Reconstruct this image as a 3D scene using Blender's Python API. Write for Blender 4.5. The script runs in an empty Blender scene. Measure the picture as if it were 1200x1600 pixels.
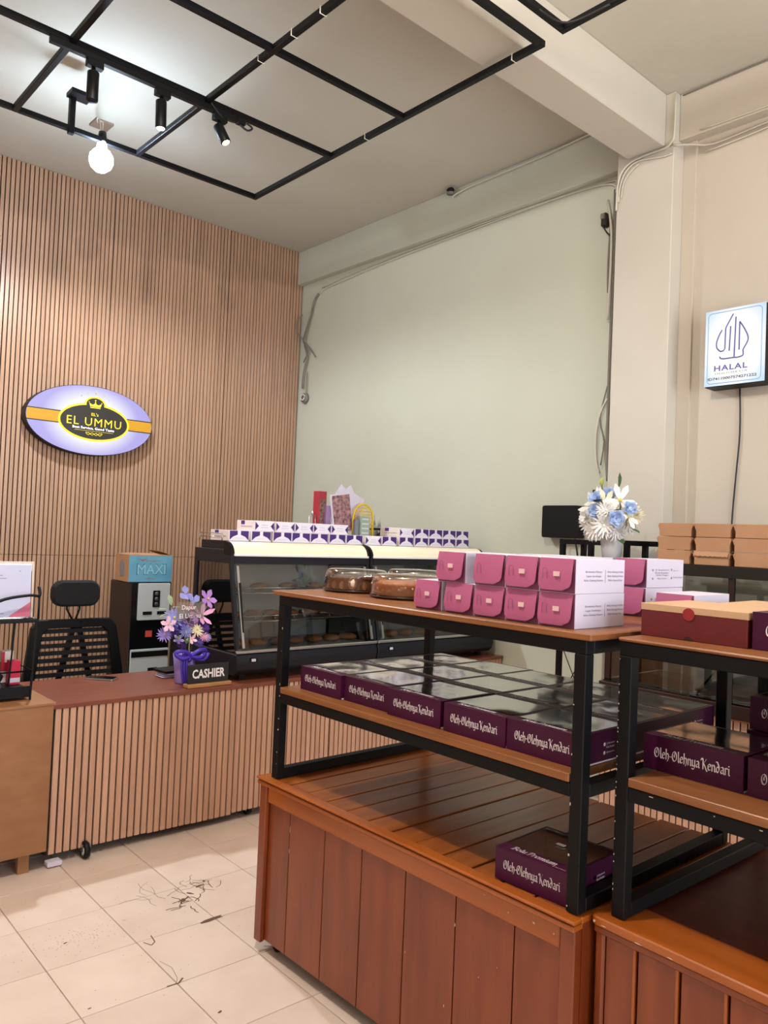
import bpy, bmesh, math, random
from mathutils import Matrix, Vector
random.seed(7)
C = bpy.context.scene
COL = C.collection
PI = math.pi

# ------------------------------------------------------------------ camera, world, lights, exposure
cam_d = bpy.data.cameras.new('camera'); cam = bpy.data.objects.new('camera', cam_d); COL.objects.link(cam)
RX = (0.7455105944314923, -0.6651814854125779, 0.04180364882063994)
DN = (0.05119337799533317, -0.005386531847144108, -0.9986742328327523)
FW = (0.6645247863246562, 0.746662290958219, 0.030037170658934707)
cam.matrix_world = Matrix(((RX[0], -DN[0], -FW[0], 0), (RX[1], -DN[1], -FW[1], 0), (RX[2], -DN[2], -FW[2], 1.5), (0, 0, 0, 1)))
cam_d.sensor_fit = 'AUTO'; cam_d.sensor_width = 36; cam_d.lens = 1238.05 / 1600 * 36
cam_d.clip_start = 0.05
C.camera = cam
vs = C.view_settings
vs.view_transform = 'Standard'; vs.look = 'None'; vs.gamma = 1; vs.use_curve_mapping = False; vs.exposure = 0.0
w = bpy.data.worlds.new('world'); C.world = w; w.use_nodes = True
w.node_tree.nodes['Background'].inputs[0].default_value = (0.75, 0.85, 1.0, 1); w.node_tree.nodes['Background'].inputs[1].default_value = 1.0

def light(name, kind, loc, energy, color, size=0.1, size_y=None, target=None, spot=None, blend=0.5):
    d = bpy.data.lights.new(name, kind); o = bpy.data.objects.new(name, d); COL.objects.link(o)
    d.energy = energy; d.color = color; o.location = loc
    if kind == 'AREA':
        d.size = size
        if size_y: d.shape = 'RECTANGLE'; d.size_y = size_y
    else: d.shadow_soft_size = size
    if spot: d.spot_size = spot; d.spot_blend = blend
    if target:
        o.rotation_euler = (Vector(target) - Vector(loc)).to_track_quat('-Z', 'Y').to_euler()
    return o
# daylight through the open shop front behind the camera
light('shopfront_daylight', 'AREA', (2.35, -2.95, 2.0), 165, (0.93, 0.97, 1.0), 3.2, 2.4, target=(2.35, 0, 2.1))
# unseen area light added low by the opening to brighten the ceiling
light('ceiling_fill', 'AREA', (0.6, -2.6, 0.12), 100, (1.0, 0.98, 0.94), 5.0, 1.6, target=(0.9, 0.6, 3.9))
# ceiling bulbs over the sales floor and right aisle, above and behind the camera
light('shop_bulb', 'POINT', (0.75, 1.55, 3.75), 205, (1.0, 0.91, 0.82), 0.035)
light('right_aisle_bulb', 'POINT', (2.9, -0.2, 3.0), 14, (1.0, 0.80, 0.62), 0.06)
light('left_bay_light', 'POINT', (-0.9, 3.2, 3.75), 22, (0.95, 0.97, 1.0), 0.07)  # unseen point light left of the view, no fixture modelled

# ------------------------------------------------------------------ materials
def lin(h):
    h = h.lstrip('#'); r = []
    for i in (0, 2, 4):
        c = int(h[i:i+2], 16) / 255
        r.append(c / 12.92 if c <= 0.04045 else ((c + 0.055) / 1.055) ** 2.4)
    return (r[0], r[1], r[2], 1)
MATS = {}
def mat(name, col, rough=0.5, metal=0.0, noise=None, col2=None, stretch=(1, 1, 1), bump=0.0, bscale=40, emit=None, estr=0, trans=0, alpha=1, spec=0.5, coat=0, vary=0):
    if name in MATS: return MATS[name]
    m = bpy.data.materials.new(name); m.use_nodes = True; nt = m.node_tree; b = nt.nodes['Principled BSDF']
    c = lin(col)
    b.inputs['Base Color'].default_value = c; b.inputs['Roughness'].default_value = rough; b.inputs['Metallic'].default_value = metal
    b.inputs['Specular IOR Level'].default_value = spec
    if coat: b.inputs['Coat Weight'].default_value = coat; b.inputs['Coat Roughness'].default_value = 0.15
    if emit: b.inputs['Emission Color'].default_value = lin(emit); b.inputs['Emission Strength'].default_value = estr
    if trans: b.inputs['Transmission Weight'].default_value = trans; b.inputs['IOR'].default_value = 1.3
    if alpha < 1: b.inputs['Alpha'].default_value = alpha
    out = None
    if noise:
        tc = nt.nodes.new('ShaderNodeTexCoord'); mp = nt.nodes.new('ShaderNodeMapping'); mp.inputs['Scale'].default_value = stretch
        nt.links.new(tc.outputs['Object'], mp.inputs[0])
        n = nt.nodes.new('ShaderNodeTexNoise'); n.inputs['Scale'].default_value = noise; n.inputs['Detail'].default_value = 5
        if vary:
            oi = nt.nodes.new('ShaderNodeObjectInfo'); ad = nt.nodes.new('ShaderNodeVectorMath'); ad.operation = 'ADD'
            mu = nt.nodes.new('ShaderNodeMath'); mu.operation = 'MULTIPLY'; mu.inputs[1].default_value = 37
            nt.links.new(oi.outputs['Random'], mu.inputs[0]); nt.links.new(mp.outputs[0], ad.inputs[0]); nt.links.new(mu.outputs[0], ad.inputs[1])
            nt.links.new(ad.outputs[0], n.inputs['Vector'])
        else: nt.links.new(mp.outputs[0], n.inputs['Vector'])
        r = nt.nodes.new('ShaderNodeValToRGB'); r.color_ramp.elements[0].position = 0.3; r.color_ramp.elements[1].position = 0.7
        r.color_ramp.elements[0].color = c; r.color_ramp.elements[1].color = lin(col2 or col)
        nt.links.new(n.outputs['Fac'], r.inputs[0]); out = r.outputs[0]
    if vary:
        oi = nt.nodes.new('ShaderNodeObjectInfo'); mr = nt.nodes.new('ShaderNodeMapRange'); mr.inputs['To Min'].default_value = 1 - vary; mr.inputs['To Max'].default_value = 1 + vary
        hs = nt.nodes.new('ShaderNodeHueSaturation'); nt.links.new(oi.outputs['Random'], mr.inputs['Value']); nt.links.new(mr.outputs[0], hs.inputs['Value'])
        if out: nt.links.new(out, hs.inputs['Color'])
        else: hs.inputs['Color'].default_value = c
        out = hs.outputs[0]
    if out: nt.links.new(out, b.inputs['Base Color'])
    if bump:
        tc = nt.nodes.new('ShaderNodeTexCoord'); n = nt.nodes.new('ShaderNodeTexNoise'); n.inputs['Scale'].default_value = bscale; n.inputs['Detail'].default_value = 4
        nt.links.new(tc.outputs['Object'], n.inputs['Vector'])
        bp = nt.nodes.new('ShaderNodeBump'); bp.inputs['Strength'].default_value = bump; bp.inputs['Distance'].default_value = 0.01
        nt.links.new(n.outputs['Fac'], bp.inputs['Height']); nt.links.new(bp.outputs[0], b.inputs['Normal'])
    MATS[name] = m; return m
def glassy(name, col, tmix=0.8, rough=0.03, gloss=1.0):
    # thin clear sheet: transparent plus a Fresnel reflection
    if name in MATS: return MATS[name]
    m = bpy.data.materials.new(name); m.use_nodes = True; nt = m.node_tree; nt.nodes.clear()
    o = nt.nodes.new('ShaderNodeOutputMaterial'); t = nt.nodes.new('ShaderNodeBsdfTransparent'); t.inputs[0].default_value = lin(col)
    g = nt.nodes.new('ShaderNodeBsdfGlossy'); g.inputs['Roughness'].default_value = rough; g.inputs[0].default_value = (gloss, gloss, gloss, 1)
    f = nt.nodes.new('ShaderNodeFresnel'); f.inputs[0].default_value = 1.5
    a = nt.nodes.new('ShaderNodeMath'); a.operation = 'ADD'; a.inputs[1].default_value = 1 - tmix; a.use_clamp = True
    nt.links.new(f.outputs[0], a.inputs[0])
    x = nt.nodes.new('ShaderNodeMixShader'); nt.links.new(a.outputs[0], x.inputs[0]); nt.links.new(t.outputs[0], x.inputs[1]); nt.links.new(g.outputs[0], x.inputs[2])
    nt.links.new(x.outputs[0], o.inputs[0]); MATS[name] = m; return m
def floor_fallback():
    m = bpy.data.materials.new('tile_floor_far'); m.use_nodes = True; nt = m.node_tree; b = nt.nodes['Principled BSDF']
    tc = nt.nodes.new('ShaderNodeTexCoord'); br = nt.nodes.new('ShaderNodeTexBrick'); br.offset = 0; br.inputs['Scale'].default_value = 1
    br.inputs['Brick Width'].default_value = 0.316; br.inputs['Row Height'].default_value = 0.321; br.inputs['Mortar Size'].default_value = 0.003
    br.inputs['Color1'].default_value = lin('d8c3ae'); br.inputs['Color2'].default_value = lin('d3bda8'); br.inputs['Mortar'].default_value = lin('8a7565')
    nt.links.new(tc.outputs['Object'], br.inputs['Vector']); nt.links.new(br.outputs[0], b.inputs['Base Color']); b.inputs['Roughness'].default_value = 0.35
    return m

WALLG = mat('green_grey_plaster', 'c2c3b2', 0.85, noise=1.2, col2='bbbba9', bump=0.12, bscale=30)
WALLB = mat('beige_plaster', 'c3b9ab', 0.85, noise=1.5, col2='bdb2a3', bump=0.12, bscale=30)
CEIL = mat('ceiling_plaster', 'c2beb2', 0.9, noise=1.1, col2='b9b4a6', bump=0.25, bscale=12)
BEAM = mat('cream_plaster', 'c9c3b7', 0.85, noise=1.5, col2='c2bbae', bump=0.12, bscale=25)
SLAT = mat('oak_slat', 'b28d72', 0.30, noise=9, col2='a47e65', stretch=(6, 6, 0.25), vary=0.05)
SLATC = mat('light_oak_slat', 'c69c82', 0.42, noise=9, col2='b78b72', stretch=(6, 6, 0.3), vary=0.05)
BLKGAP = mat('black_backing', '1a1411', 0.8)
TILE = mat('beige_tile', 'dac7ba', 0.28, noise=5, col2='d0bbad', vary=0.025, bump=0.02, bscale=60)
GROUT = mat('grout', '7f6c5d', 0.9)
PLYTOP = mat('reddish_counter_top', '7d4634', 0.35, noise=6, col2='6e3a2b', stretch=(1, 5, 5))
PLYORG = mat('orange_plywood', '946643', 0.5, noise=4, col2='865935', stretch=(1.5, 1, 4))
CABW = mat('varnished_red_wood', '86401f', 0.32, noise=5, col2='6f2f14', stretch=(4, 4, 0.5), vary=0.06, coat=0.2)
CABW2 = mat('varnished_orange_rail', 'a4571c', 0.3, noise=5, col2='91460f', stretch=(5, 0.5, 5), vary=0.03, coat=0.25)
DECKW = mat('varnished_deck_plank', '98541f', 0.33, noise=6, col2='7a3e16', stretch=(0.5, 6, 6), vary=0.07, coat=0.15)
DARKW = mat('dark_brown_panel', '5b2415', 0.35, noise=5, col2='471a0f', stretch=(4, 1, 1))
SHELFW = mat('shelf_board', '8f5a32', 0.38, noise=7, col2='774726', stretch=(6, 0.5, 6))
BLKM = mat('black_painted_steel', '07080a', 0.45, noise=60, col2='0b0c10', spec=0.2)
BLKP = mat('black_plastic', '08090b', 0.45, spec=0.25)
BLKF = mat('black_fabric', '090a10', 0.85, bump=0.2, bscale=300)
CHIP = mat('chipped_paint', 'c9b8a6', 0.7)
PURP = mat('purple_card', '430832', 0.4, noise=4, col2='3b062c', spec=0.3)
PURPD = mat('purple_card_inside', '2a0c26', 0.6)
WHT = mat('white_print', 'f3e9ee', 0.6)
WHTC = mat('white_card', 'cbc4d6', 0.55)
PINK = mat('pink_card', 'a8557d', 0.55)
PINKD = mat('pink_card_inner', '763a5c', 0.55)
PINKS = mat('price_sticker', 'dcb9bc', 0.6)
GREYT = mat('grey_print', '8d8394', 0.7)
KRAFT = mat('kraft_card', 'ae8260', 0.7, noise=8, col2='a67a57', vary=0.03)
KRAFTD = mat('kraft_shadow', '5c3822', 0.8)
REDC = mat('dark_red_card', '65121a', 0.5, noise=60, col2='580d14')
CREAMC = mat('cream_card_lid', 'c19c7a', 0.6)
FILM = glassy('clear_film', 'd8d4cc', 0.62, 0.10, 0.9)
PET = glassy('clear_pet_dome', 'f4efe8', 0.78, 0.06, 1.0)
GLASS = glassy('clear_glass', 'd6dad8', 0.96, 0.02, 1.0)
TINT = glassy('smoked_glass', '6d6460', 0.9, 0.03, 1.0)
ACR = glassy('clear_acrylic', 'e6e6e6', 0.93, 0.03, 1.0)
CAKE = mat('brown_sponge_cake', '8a5a2e', 0.8, noise=20, col2='6c4220', bump=0.4, bscale=40)
CHOC = mat('chocolate_cake', '5a1f12', 0.5, noise=20, col2='3d1009')
CREAM = mat('cream_topping', 'f0d8cc', 0.6)
NUTS = mat('almond_topping', 'd99a6c', 0.6, noise=30, col2='b0683c', bump=0.6, bscale=50)
SILV = mat('silver_trim', 'b4b4b4', 0.28, metal=0.8)
STEEL = mat('polished_steel', 'c9c9c9', 0.2, metal=1)
GREYPL = mat('silver_grey_plastic', 'b5b9bb', 0.35)
CASEM = mat('charcoal_case', '1c1d23', 0.4, spec=0.25)
CASEI = mat('grey_case_inside', 'a3a09c', 0.5)
LITC = mat('lit_cream_canopy', 'cfc3a6', 0.4, emit='fff0d6', estr=0.40)
VCHIP = mat('purple_print', '41206f', 0.5)
BOXW = mat('white_lilac_card', 'e8e4f4', 0.5)
BOXS = mat('cream_card_side', 'd9c9bf', 0.6)
BREAD = mat('baked_bread', '9b6336', 0.7, noise=14, col2='7a4724')
CABLE = mat('white_cable', 'c9c4b4', 0.6)
CABLED = mat('dusty_grey_cable', '77736a', 0.7)
CABLEB = mat('black_cable', '17151a', 0.6)
GOLD = mat('gold_sign_print', '96690f', 0.5, emit='e8a81c', estr=0.5)
SBLK = mat('sign_black_print', '26221c', 0.5)
YEL = mat('sign_yellow_letter', 'c9b22c', 0.5, emit='f5dc3c', estr=0.6)
SWH = mat('sign_white_letter', 'ffffff', 0.5, emit='ffffff', estr=0.8)
HPUR = mat('sign_purple_line', '4a3f80', 0.6, emit='6f62a6', estr=0.3)
HBLU = mat('sign_blue_line', '5f86b0', 0.5, emit='5f86b0', estr=0.3)
LENSW = mat('lit_warm_lens', 'fff0d0', 0.3, emit='ffb070', estr=30)
LENSN = mat('lit_neutral_lens', 'fff0d8', 0.3, emit='ffe2c4', estr=12)
BULB = mat('lit_led_bulb', 'ffffff', 0.3, emit='cfe6ff', estr=240)
LEAF = mat('dark_leaf', '3d5a34', 0.6)
LEAFL = mat('pale_leaf', '9db08f', 0.6)
PW = mat('white_petal', 'efece8', 0.6); PB = mat('blue_petal', 'b4c9ec', 0.6); PY = mat('yellow_centre', 'd9c25a', 0.6)
PCR = mat('cream_petal', 'ece3c6', 0.6)
PV = mat('violet_petal', '6a55b4', 0.6); PL = mat('lilac_petal', 'a48fd8', 0.6); PP = mat('rose_pink_petal', 'dc9cc8', 0.6); PD = mat('deep_purple_petal', '5a2f8e', 0.6); PLB = mat('lavender_petal', '8f94d2', 0.6)
CERW = mat('pearl_ceramic', 'cfccd0', 0.2, coat=0.5)
VASEP = mat('lilac_vase_wrap', '9a86d6', 0.4); RIB = mat('violet_ribbon', '4c37b6', 0.3)

def sign_face(name, c1, c2, s):
    # backlit face: lamp tubes behind make the middle brighter
    m = bpy.data.materials.new(name); m.use_nodes = True; nt = m.node_tree; b = nt.nodes['Principled BSDF']
    tc = nt.nodes.new('ShaderNodeTexCoord'); gr = nt.nodes.new('ShaderNodeVectorMath'); gr.operation = 'LENGTH'
    mp = nt.nodes.new('ShaderNodeMapping'); mp.inputs['Scale'].default_value = s
    nt.links.new(tc.outputs['Object'], mp.inputs[0]); nt.links.new(mp.outputs[0], gr.inputs[0])
    r = nt.nodes.new('ShaderNodeValToRGB'); r.color_ramp.elements[0].position = 0.45; r.color_ramp.elements[0].color = lin(c1); r.color_ramp.elements[1].position = 0.85; r.color_ramp.elements[1].color = lin(c2)
    nt.links.new(gr.outputs['Value'], r.inputs[0]); nt.links.new(r.outputs[0], b.inputs['Emission Color']); b.inputs['Emission Strength'].default_value = 0.95
    b.inputs['Base Color'].default_value = lin(c2); b.inputs['Base Color'].default_value = (0.05, 0.05, 0.06, 1); b.inputs['Roughness'].default_value = 0.4
    return m

# ------------------------------------------------------------------ mesh building helpers
class MB:
    def __init__(s): s.v = []; s.f = []; s.m = []; s.sm = []
    def add(s, vs, fs, m=0, smooth=False):
        o = len(s.v); s.v += [tuple(v) for v in vs]
        for f in fs: s.f.append([i + o for i in f]); s.m.append(m); s.sm.append(smooth)
        return s
    def box(s, x0, x1, y0, y1, z0, z1, m=0):
        v = [(x0,y0,z0),(x1,y0,z0),(x1,y1,z0),(x0,y1,z0),(x0,y0,z1),(x1,y0,z1),(x1,y1,z1),(x0,y1,z1)]
        return s.add(v, [(0,3,2,1),(4,5,6,7),(0,1,5,4),(1,2,6,5),(2,3,7,6),(3,0,4,7)], m)
    def bar(s, p, q, wx, wy, m=0, up=(0,0,1)):
        p = Vector(p); q = Vector(q); d = (q - p).normalized(); u = Vector(up)
        if abs(d.dot(u)) > 0.95: u = Vector((0, 1, 0))
        a = d.cross(u).normalized(); b = a.cross(d).normalized(); vs_ = []
        for e in (p, q):
            for sx, sy in ((-1,-1),(1,-1),(1,1),(-1,1)): vs_.append(e + a * sx * wx / 2 + b * sy * wy / 2)
        return s.add(vs_, [(3,2,1,0),(4,5,6,7),(0,1,5,4),(1,2,6,5),(2,3,7,6),(3,0,4,7)], m)
    def tube(s, pts, r, n=6, m=0, closed=False):
        pts = [Vector(p) for p in pts]; N = len(pts); rs = r if isinstance(r, (list, tuple)) else [r] * N
        vs_ = []; prev = None
        for i, p in enumerate(pts):
            a = pts[(i - 1) % N] if (i or closed) else pts[0]; b = pts[(i + 1) % N] if (i < N - 1 or closed) else pts[-1]
            d = (b - a).normalized()
            if prev is None:
                u = Vector((0,0,1)) if abs(d.z) < 0.9 else Vector((1,0,0))
                prev = d.cross(u).normalized()
            prev = (prev - d * prev.dot(d)).normalized(); q = d.cross(prev)
            for k in range(n):
                t = 2 * PI * k / n; vs_.append(p + (prev * math.cos(t) + q * math.sin(t)) * rs[i])
        fs = []
        for i in range(N if closed else N - 1):
            j = (i + 1) % N
            for k in range(n): fs.append((i*n+k, i*n+(k+1)%n, j*n+(k+1)%n, j*n+k))
        if not closed: fs.append(tuple(range(n))[::-1]); fs.append(tuple(range((N-1)*n, N*n)))
        return s.add(vs_, fs, m, True)
    def lathe(s, prof, c=(0,0,0), n=20, m=0, axis='z', wob=0):
        vs_ = []; 
        for (r, z) in prof:
            for k in range(n):
                t = 2*PI*k/n; rr = r * (1 + (wob if k % 2 else -wob))
                p = (rr*math.cos(t), rr*math.sin(t), z)
                if axis == 'x': p = (p[2], p[0], p[1])
                if axis == 'y': p = (p[0], p[2], p[1])
                vs_.append((p[0]+c[0], p[1]+c[1], p[2]+c[2]))
        fs = []
        for i in range(len(prof)-1):
            for k in range(n): fs.append((i*n+k, i*n+(k+1)%n, (i+1)*n+(k+1)%n, (i+1)*n+k))
        if prof[0][0] > 1e-5: fs.append(tuple(range(n))[::-1])
        if prof[-1][0] > 1e-5: fs.append(tuple(range((len(prof)-1)*n, len(prof)*n)))
        return s.add(vs_, fs, m, True)
    def blob(s, c, rad, n=8, m=0, jit=0):
        vs_ = []; fs = []; R = n // 2
        for i in range(R + 1):
            ph = PI * i / R
            for k in range(n):
                t = 2*PI*k/n; j = 1 + random.uniform(-jit, jit)
                vs_.append((c[0]+rad[0]*math.sin(ph)*math.cos(t)*j, c[1]+rad[1]*math.sin(ph)*math.sin(t)*j, c[2]-rad[2]*math.cos(ph)*j))
        for i in range(R):
            for k in range(n): fs.append((i*n+k, i*n+(k+1)%n, (i+1)*n+(k+1)%n, (i+1)*n+k))
        return s.add(vs_, fs, m, True)
    def prism(s, pts, fn, t0, t1, m=0):
        # pts: outline (a,b); fn(a,b,t) -> xyz
        n = len(pts); vs_ = [fn(a,b,t0) for a,b in pts] + [fn(a,b,t1) for a,b in pts]
        return s.add(vs_, [tuple(range(n))[::-1], tuple(range(n,2*n))] + [(i,(i+1)%n,n+(i+1)%n,n+i) for i in range(n)], m)
    def quad(s, a, b, c, d, m=0): return s.add([a,b,c,d], [(0,1,2,3)], m)
    def xf(s, M):
        s.v = [tuple(M @ Vector(v)) for v in s.v]; return s
    def mesh(s, name, mats, bevel=0, fixn=True):
        me = bpy.data.meshes.new(name); me.from_pydata(s.v, [], s.f)
        for m in (mats if isinstance(mats, (list, tuple)) else [mats]): me.materials.append(m)
        for p, mi, sm in zip(me.polygons, s.m, s.sm): p.material_index = mi; p.use_smooth = sm
        if bevel or fixn:
            b = bmesh.new(); b.from_mesh(me)
            if bevel:
                bmesh.ops.bevel(b, geom=list(b.edges), offset=bevel, segments=1, affect='EDGES', profile=0.5)
            if fixn: bmesh.ops.recalc_face_normals(b, faces=list(b.faces))
            b.to_mesh(me); b.free()
        me.update(); return me
def put(name, me, parent=None, loc=(0,0,0), rotz=0):
    o = bpy.data.objects.new(name, me); COL.objects.link(o); o.location = loc; o.rotation_euler = (0,0,rotz)
    if parent: o.parent = parent
    return o
def part(name, mb, mats, parent, bevel=0, loc=(0,0,0), rotz=0, fixn=True): return put(name, mb.mesh(name, mats, bevel, fixn), parent, loc, rotz)
def tag(o, label=None, cat=None, group=None, kind=None):
    if label: o['label'] = label
    if cat: o['category'] = cat
    if group: o['group'] = group
    if kind: o['kind'] = kind
    return o
def thing(name, label, cat, loc=(0,0,0), rotz=0, group=None):
    o = put(name, None, None, loc, rotz); return tag(o, label, cat, group)
def solo(name, mb, mats, label, cat, loc=(0,0,0), rotz=0, group=None, bevel=0):
    return tag(put(name, mb.mesh(name, mats, bevel), None, loc, rotz), label, cat, group)
def struct(name, mb, mats, parent=None, bevel=0):
    o = part(name, mb, mats, parent, bevel)
    if not parent: o['kind'] = 'structure'
    return o
def dup(root, loc=None, rotz=None, label=None, group=None):
    r = root.copy(); COL.objects.link(r)
    if loc is not None: r.location = loc
    if rotz is not None: r.rotation_euler = (0,0,rotz)
    if label: r['label'] = label
    if group: r['group'] = group
    for ch in list(root.children):
        c = ch.copy(); COL.objects.link(c); c.parent = r
        for g in list(ch.children):
            d = g.copy(); COL.objects.link(d); d.parent = c
    return r
# flat lettering: text on a plane given by origin (centre), right and up vectors
TXC = {}
def text_geo(body, bold=0.0, shear=0.0, space=1.0):
    k = (body, bold, shear, space)
    if k in TXC: return TXC[k]
    cu = bpy.data.curves.new('t', 'FONT'); cu.body = body; cu.offset = bold; cu.shear = shear; cu.space_character = space; cu.resolution_u = 2
    cu.align_x = 'CENTER'
    o = bpy.data.objects.new('t', cu); COL.objects.link(o); dg = bpy.context.evaluated_depsgraph_get(); dg.update()
    me = o.evaluated_get(dg).to_mesh()
    vs_ = [tuple(v.co) for v in me.vertices]; fs = [tuple(p.vertices) for p in me.polygons]
    o.evaluated_get(dg).to_mesh_clear(); bpy.data.objects.remove(o); bpy.data.curves.remove(cu)
    xs = [v[0] for v in vs_]; ys = [v[1] for v in vs_]
    cx = (min(xs)+max(xs))/2; cy = (min(ys)+max(ys))/2
    g = ([(v[0]-cx, v[1]-cy) for v in vs_], fs, max(xs)-min(xs), max(ys)-min(ys)); TXC[k] = g; return g
def letter(mb, body, org, right, up, width, height=None, m=0, bold=0.0, shear=0.0, space=1.0, fn=None):
    if 'M' in body: bold = 0.0
    vs_, fs, wd, hg = text_geo(body, bold, shear, space); sx = width / wd; sy = (height / hg) if height else sx
    org = Vector(org); right = Vector(right).normalized(); up = Vector(up).normalized()
    mb.add([org + right * (x*sx) + up * (y*sy) for x, y in vs_], fs, m)
# broad-nib swash lettering: pen skeletons swept with a slanted nib
def _el(cx, cy, rx, ry, n=12): return [(cx+rx*math.cos(2*PI*k/n+1.2), cy+ry*math.sin(2*PI*k/n+1.2)) for k in range(n+1)]
GL = {'O': (.72, [_el(.33,.48,.28,.46), [(.42,.85),(.30,.62),(.33,.42)]]), 'l': (.26, [[(.04,.95),(.12,1.0),(.12,.12),(.22,.0)]]), 'e': (.46, [[(.10,.30),(.38,.40),(.38,.54),(.24,.62),(.09,.46),(.09,.18),(.22,.01),(.40,.12)]]),
 'h': (.52, [[(.04,.95),(.12,1.0),(.12,0)],[(.12,.46),(.30,.62),(.42,.48),(.42,.1),(.30,-.14)]]), '-': (.34, [[(.03,.34),(.27,.36)]]), 'n': (.52, [[(.03,.56),(.11,.6),(.11,0)],[(.11,.46),(.30,.62),(.41,.48),(.41,.08),(.49,.0)]]),
 'y': (.50, [[(.03,.56),(.11,.6),(.11,.14),(.24,.01),(.40,.14)],[(.41,.62),(.41,-.05),(.26,-.27),(.06,-.2)]]), 'a': (.52, [[(.10,.54),(.28,.62),(.40,.5),(.40,.08),(.48,.0)],[(.40,.38),(.16,.30),(.09,.14),(.20,.01),(.40,.14)]]),
 'K': (.70, [[(-.05,.80),(-.02,.97),(.10,1.0),(.18,.86),(.18,0)],[(.56,.98),(.44,.80),(.24,.52),(.42,.30),(.54,.04),(.68,-.14)]]), 'd': (.52, [[(.06,.98),(.22,.96),(.40,.62),(.43,.30),(.28,.01),(.10,.12),(.09,.38),(.22,.54),(.36,.48)]]),
 'r': (.40, [[(.03,.56),(.11,.6),(.11,0)],[(.11,.44),(.24,.62),(.36,.56)]]), 'i': (.24, [[(.03,.56),(.11,.6),(.11,.1),(.19,.0)],[(.09,.84),(.13,.80)]]),
 'B': (.62, [[(-.04,.82),(.06,1.0),(.36,1.0),(.48,.80),(.36,.58),(.16,.54)],[(.18,.98),(.18,.0)],[(.16,.54),(.46,.48),(.52,.24),(.38,.02),(.06,.0)]]), 'P': (.60, [[(-.04,.80),(.06,1.0),(.40,1.0),(.52,.76),(.40,.50),(.18,.46)],[(.18,.98),(.18,.0),(.06,-.04)]]),
 'o': (.50, [_el(.24,.30,.17,.30,10)]), 'u': (.52, [[(.03,.56),(.11,.6),(.11,.14),(.24,.01),(.40,.14)],[(.41,.62),(.41,.08),(.49,.0)]]), 'm': (.78, [[(.03,.56),(.11,.6),(.11,0)],[(.11,.46),(.27,.62),(.37,.48),(.37,0)],[(.37,.46),(.53,.62),(.64,.48),(.64,.08),(.72,.0)]]), ' ': (.22, [])}
def swash(mb, body, org, right, up, width, height, nib=0.15, m=0, slant=0.0):
    x = 0; segs = []
    for c in body:
        adv, st = GL[c]
        for pl in st: segs += [((p[0]+x+slant*p[1], p[1]), (q[0]+x+slant*q[1], q[1])) for p, q in zip(pl, pl[1:])]
        x += adv
    org = Vector(org); right = Vector(right).normalized(); up = Vector(up).normalized(); sx = width/x; sy = height/1.25
    nx, ny = nib*0.5*math.cos(0.6), nib*0.5*math.sin(0.6)
    def W(a, b): return org + right*((a-x/2)*sx) + up*((b-0.36)*sy)
    for (a, b), (c, d) in segs:
        l = math.hypot(c-a, d-b) or 1; tx_, ty_ = (c-a)/l*0.02, (d-b)/l*0.02; px_, py_ = -ty_*1.3, tx_*1.3
        a -= tx_; b -= ty_; c += tx_; d += ty_
        mb.add([W(a-nx, b-ny), W(a+nx, b+ny), W(c+nx, d+ny), W(c-nx, d-ny)], [(0,1,2,3)], m)
        mb.add([W(a-px_, b-py_), W(a+px_, b+py_), W(c+px_, d+py_), W(c-px_, d-py_)], [(0,1,2,3)], m)
def rrect(w, h, r, n=5):
    pts = []
    for cx, cy, a0 in ((w/2-r, h/2-r, 0), (-w/2+r, h/2-r, 90), (-w/2+r, -h/2+r, 180), (w/2-r, -h/2+r, 270)):
        for k in range(n+1): a = math.radians(a0 + 90*k/n); pts.append((cx + r*math.cos(a), cy + r*math.sin(a)))
    return pts
def smooth_path(pts, k=4):
    P = [Vector(p) for p in pts]; out = []
    for i in range(len(P)-1):
        p0 = P[max(i-1,0)]; p1 = P[i]; p2 = P[i+1]; p3 = P[min(i+2,len(P)-1)]
        for j in range(k):
            t = j / k
            out.append(0.5*((2*p1)+(-p0+p2)*t+(2*p0-5*p1+4*p2-p3)*t*t+(-p0+3*p1-3*p2+p3)*t**3))
    out.append(P[-1]); return out

# ------------------------------------------------------------------ the room shell
ZC = 4.16; YW = 6.2; XW = 4.35
XL = -2.3; YF = -3.2
fl = struct('floor', MB().box(XL, XW+0.1, YF, YW+0.1, -0.12, -0.006), floor_fallback())
for v in [0]:
    a = -0.0175; ca, sa = math.cos(a), math.sin(a); pu, pv = 0.3145, 0.3215
    tm = MB().box(0.0015, pu-0.0015, 0.0015, pv-0.0015, -0.010, 0.0)
    me = tm.mesh('tile', TILE, bevel=0.0012)
    for i in range(-3, 11):
        for j in range(-9, 9):
            x = 1.008 + ca*i*pu - sa*j*pv; y = 3.362 + sa*i*pu + ca*j*pv
            if x < -0.2 or x + pu > XW or y + pv > YW-0.05: continue
            t = put('tile', me, fl, (x, y, 0), a)
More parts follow.
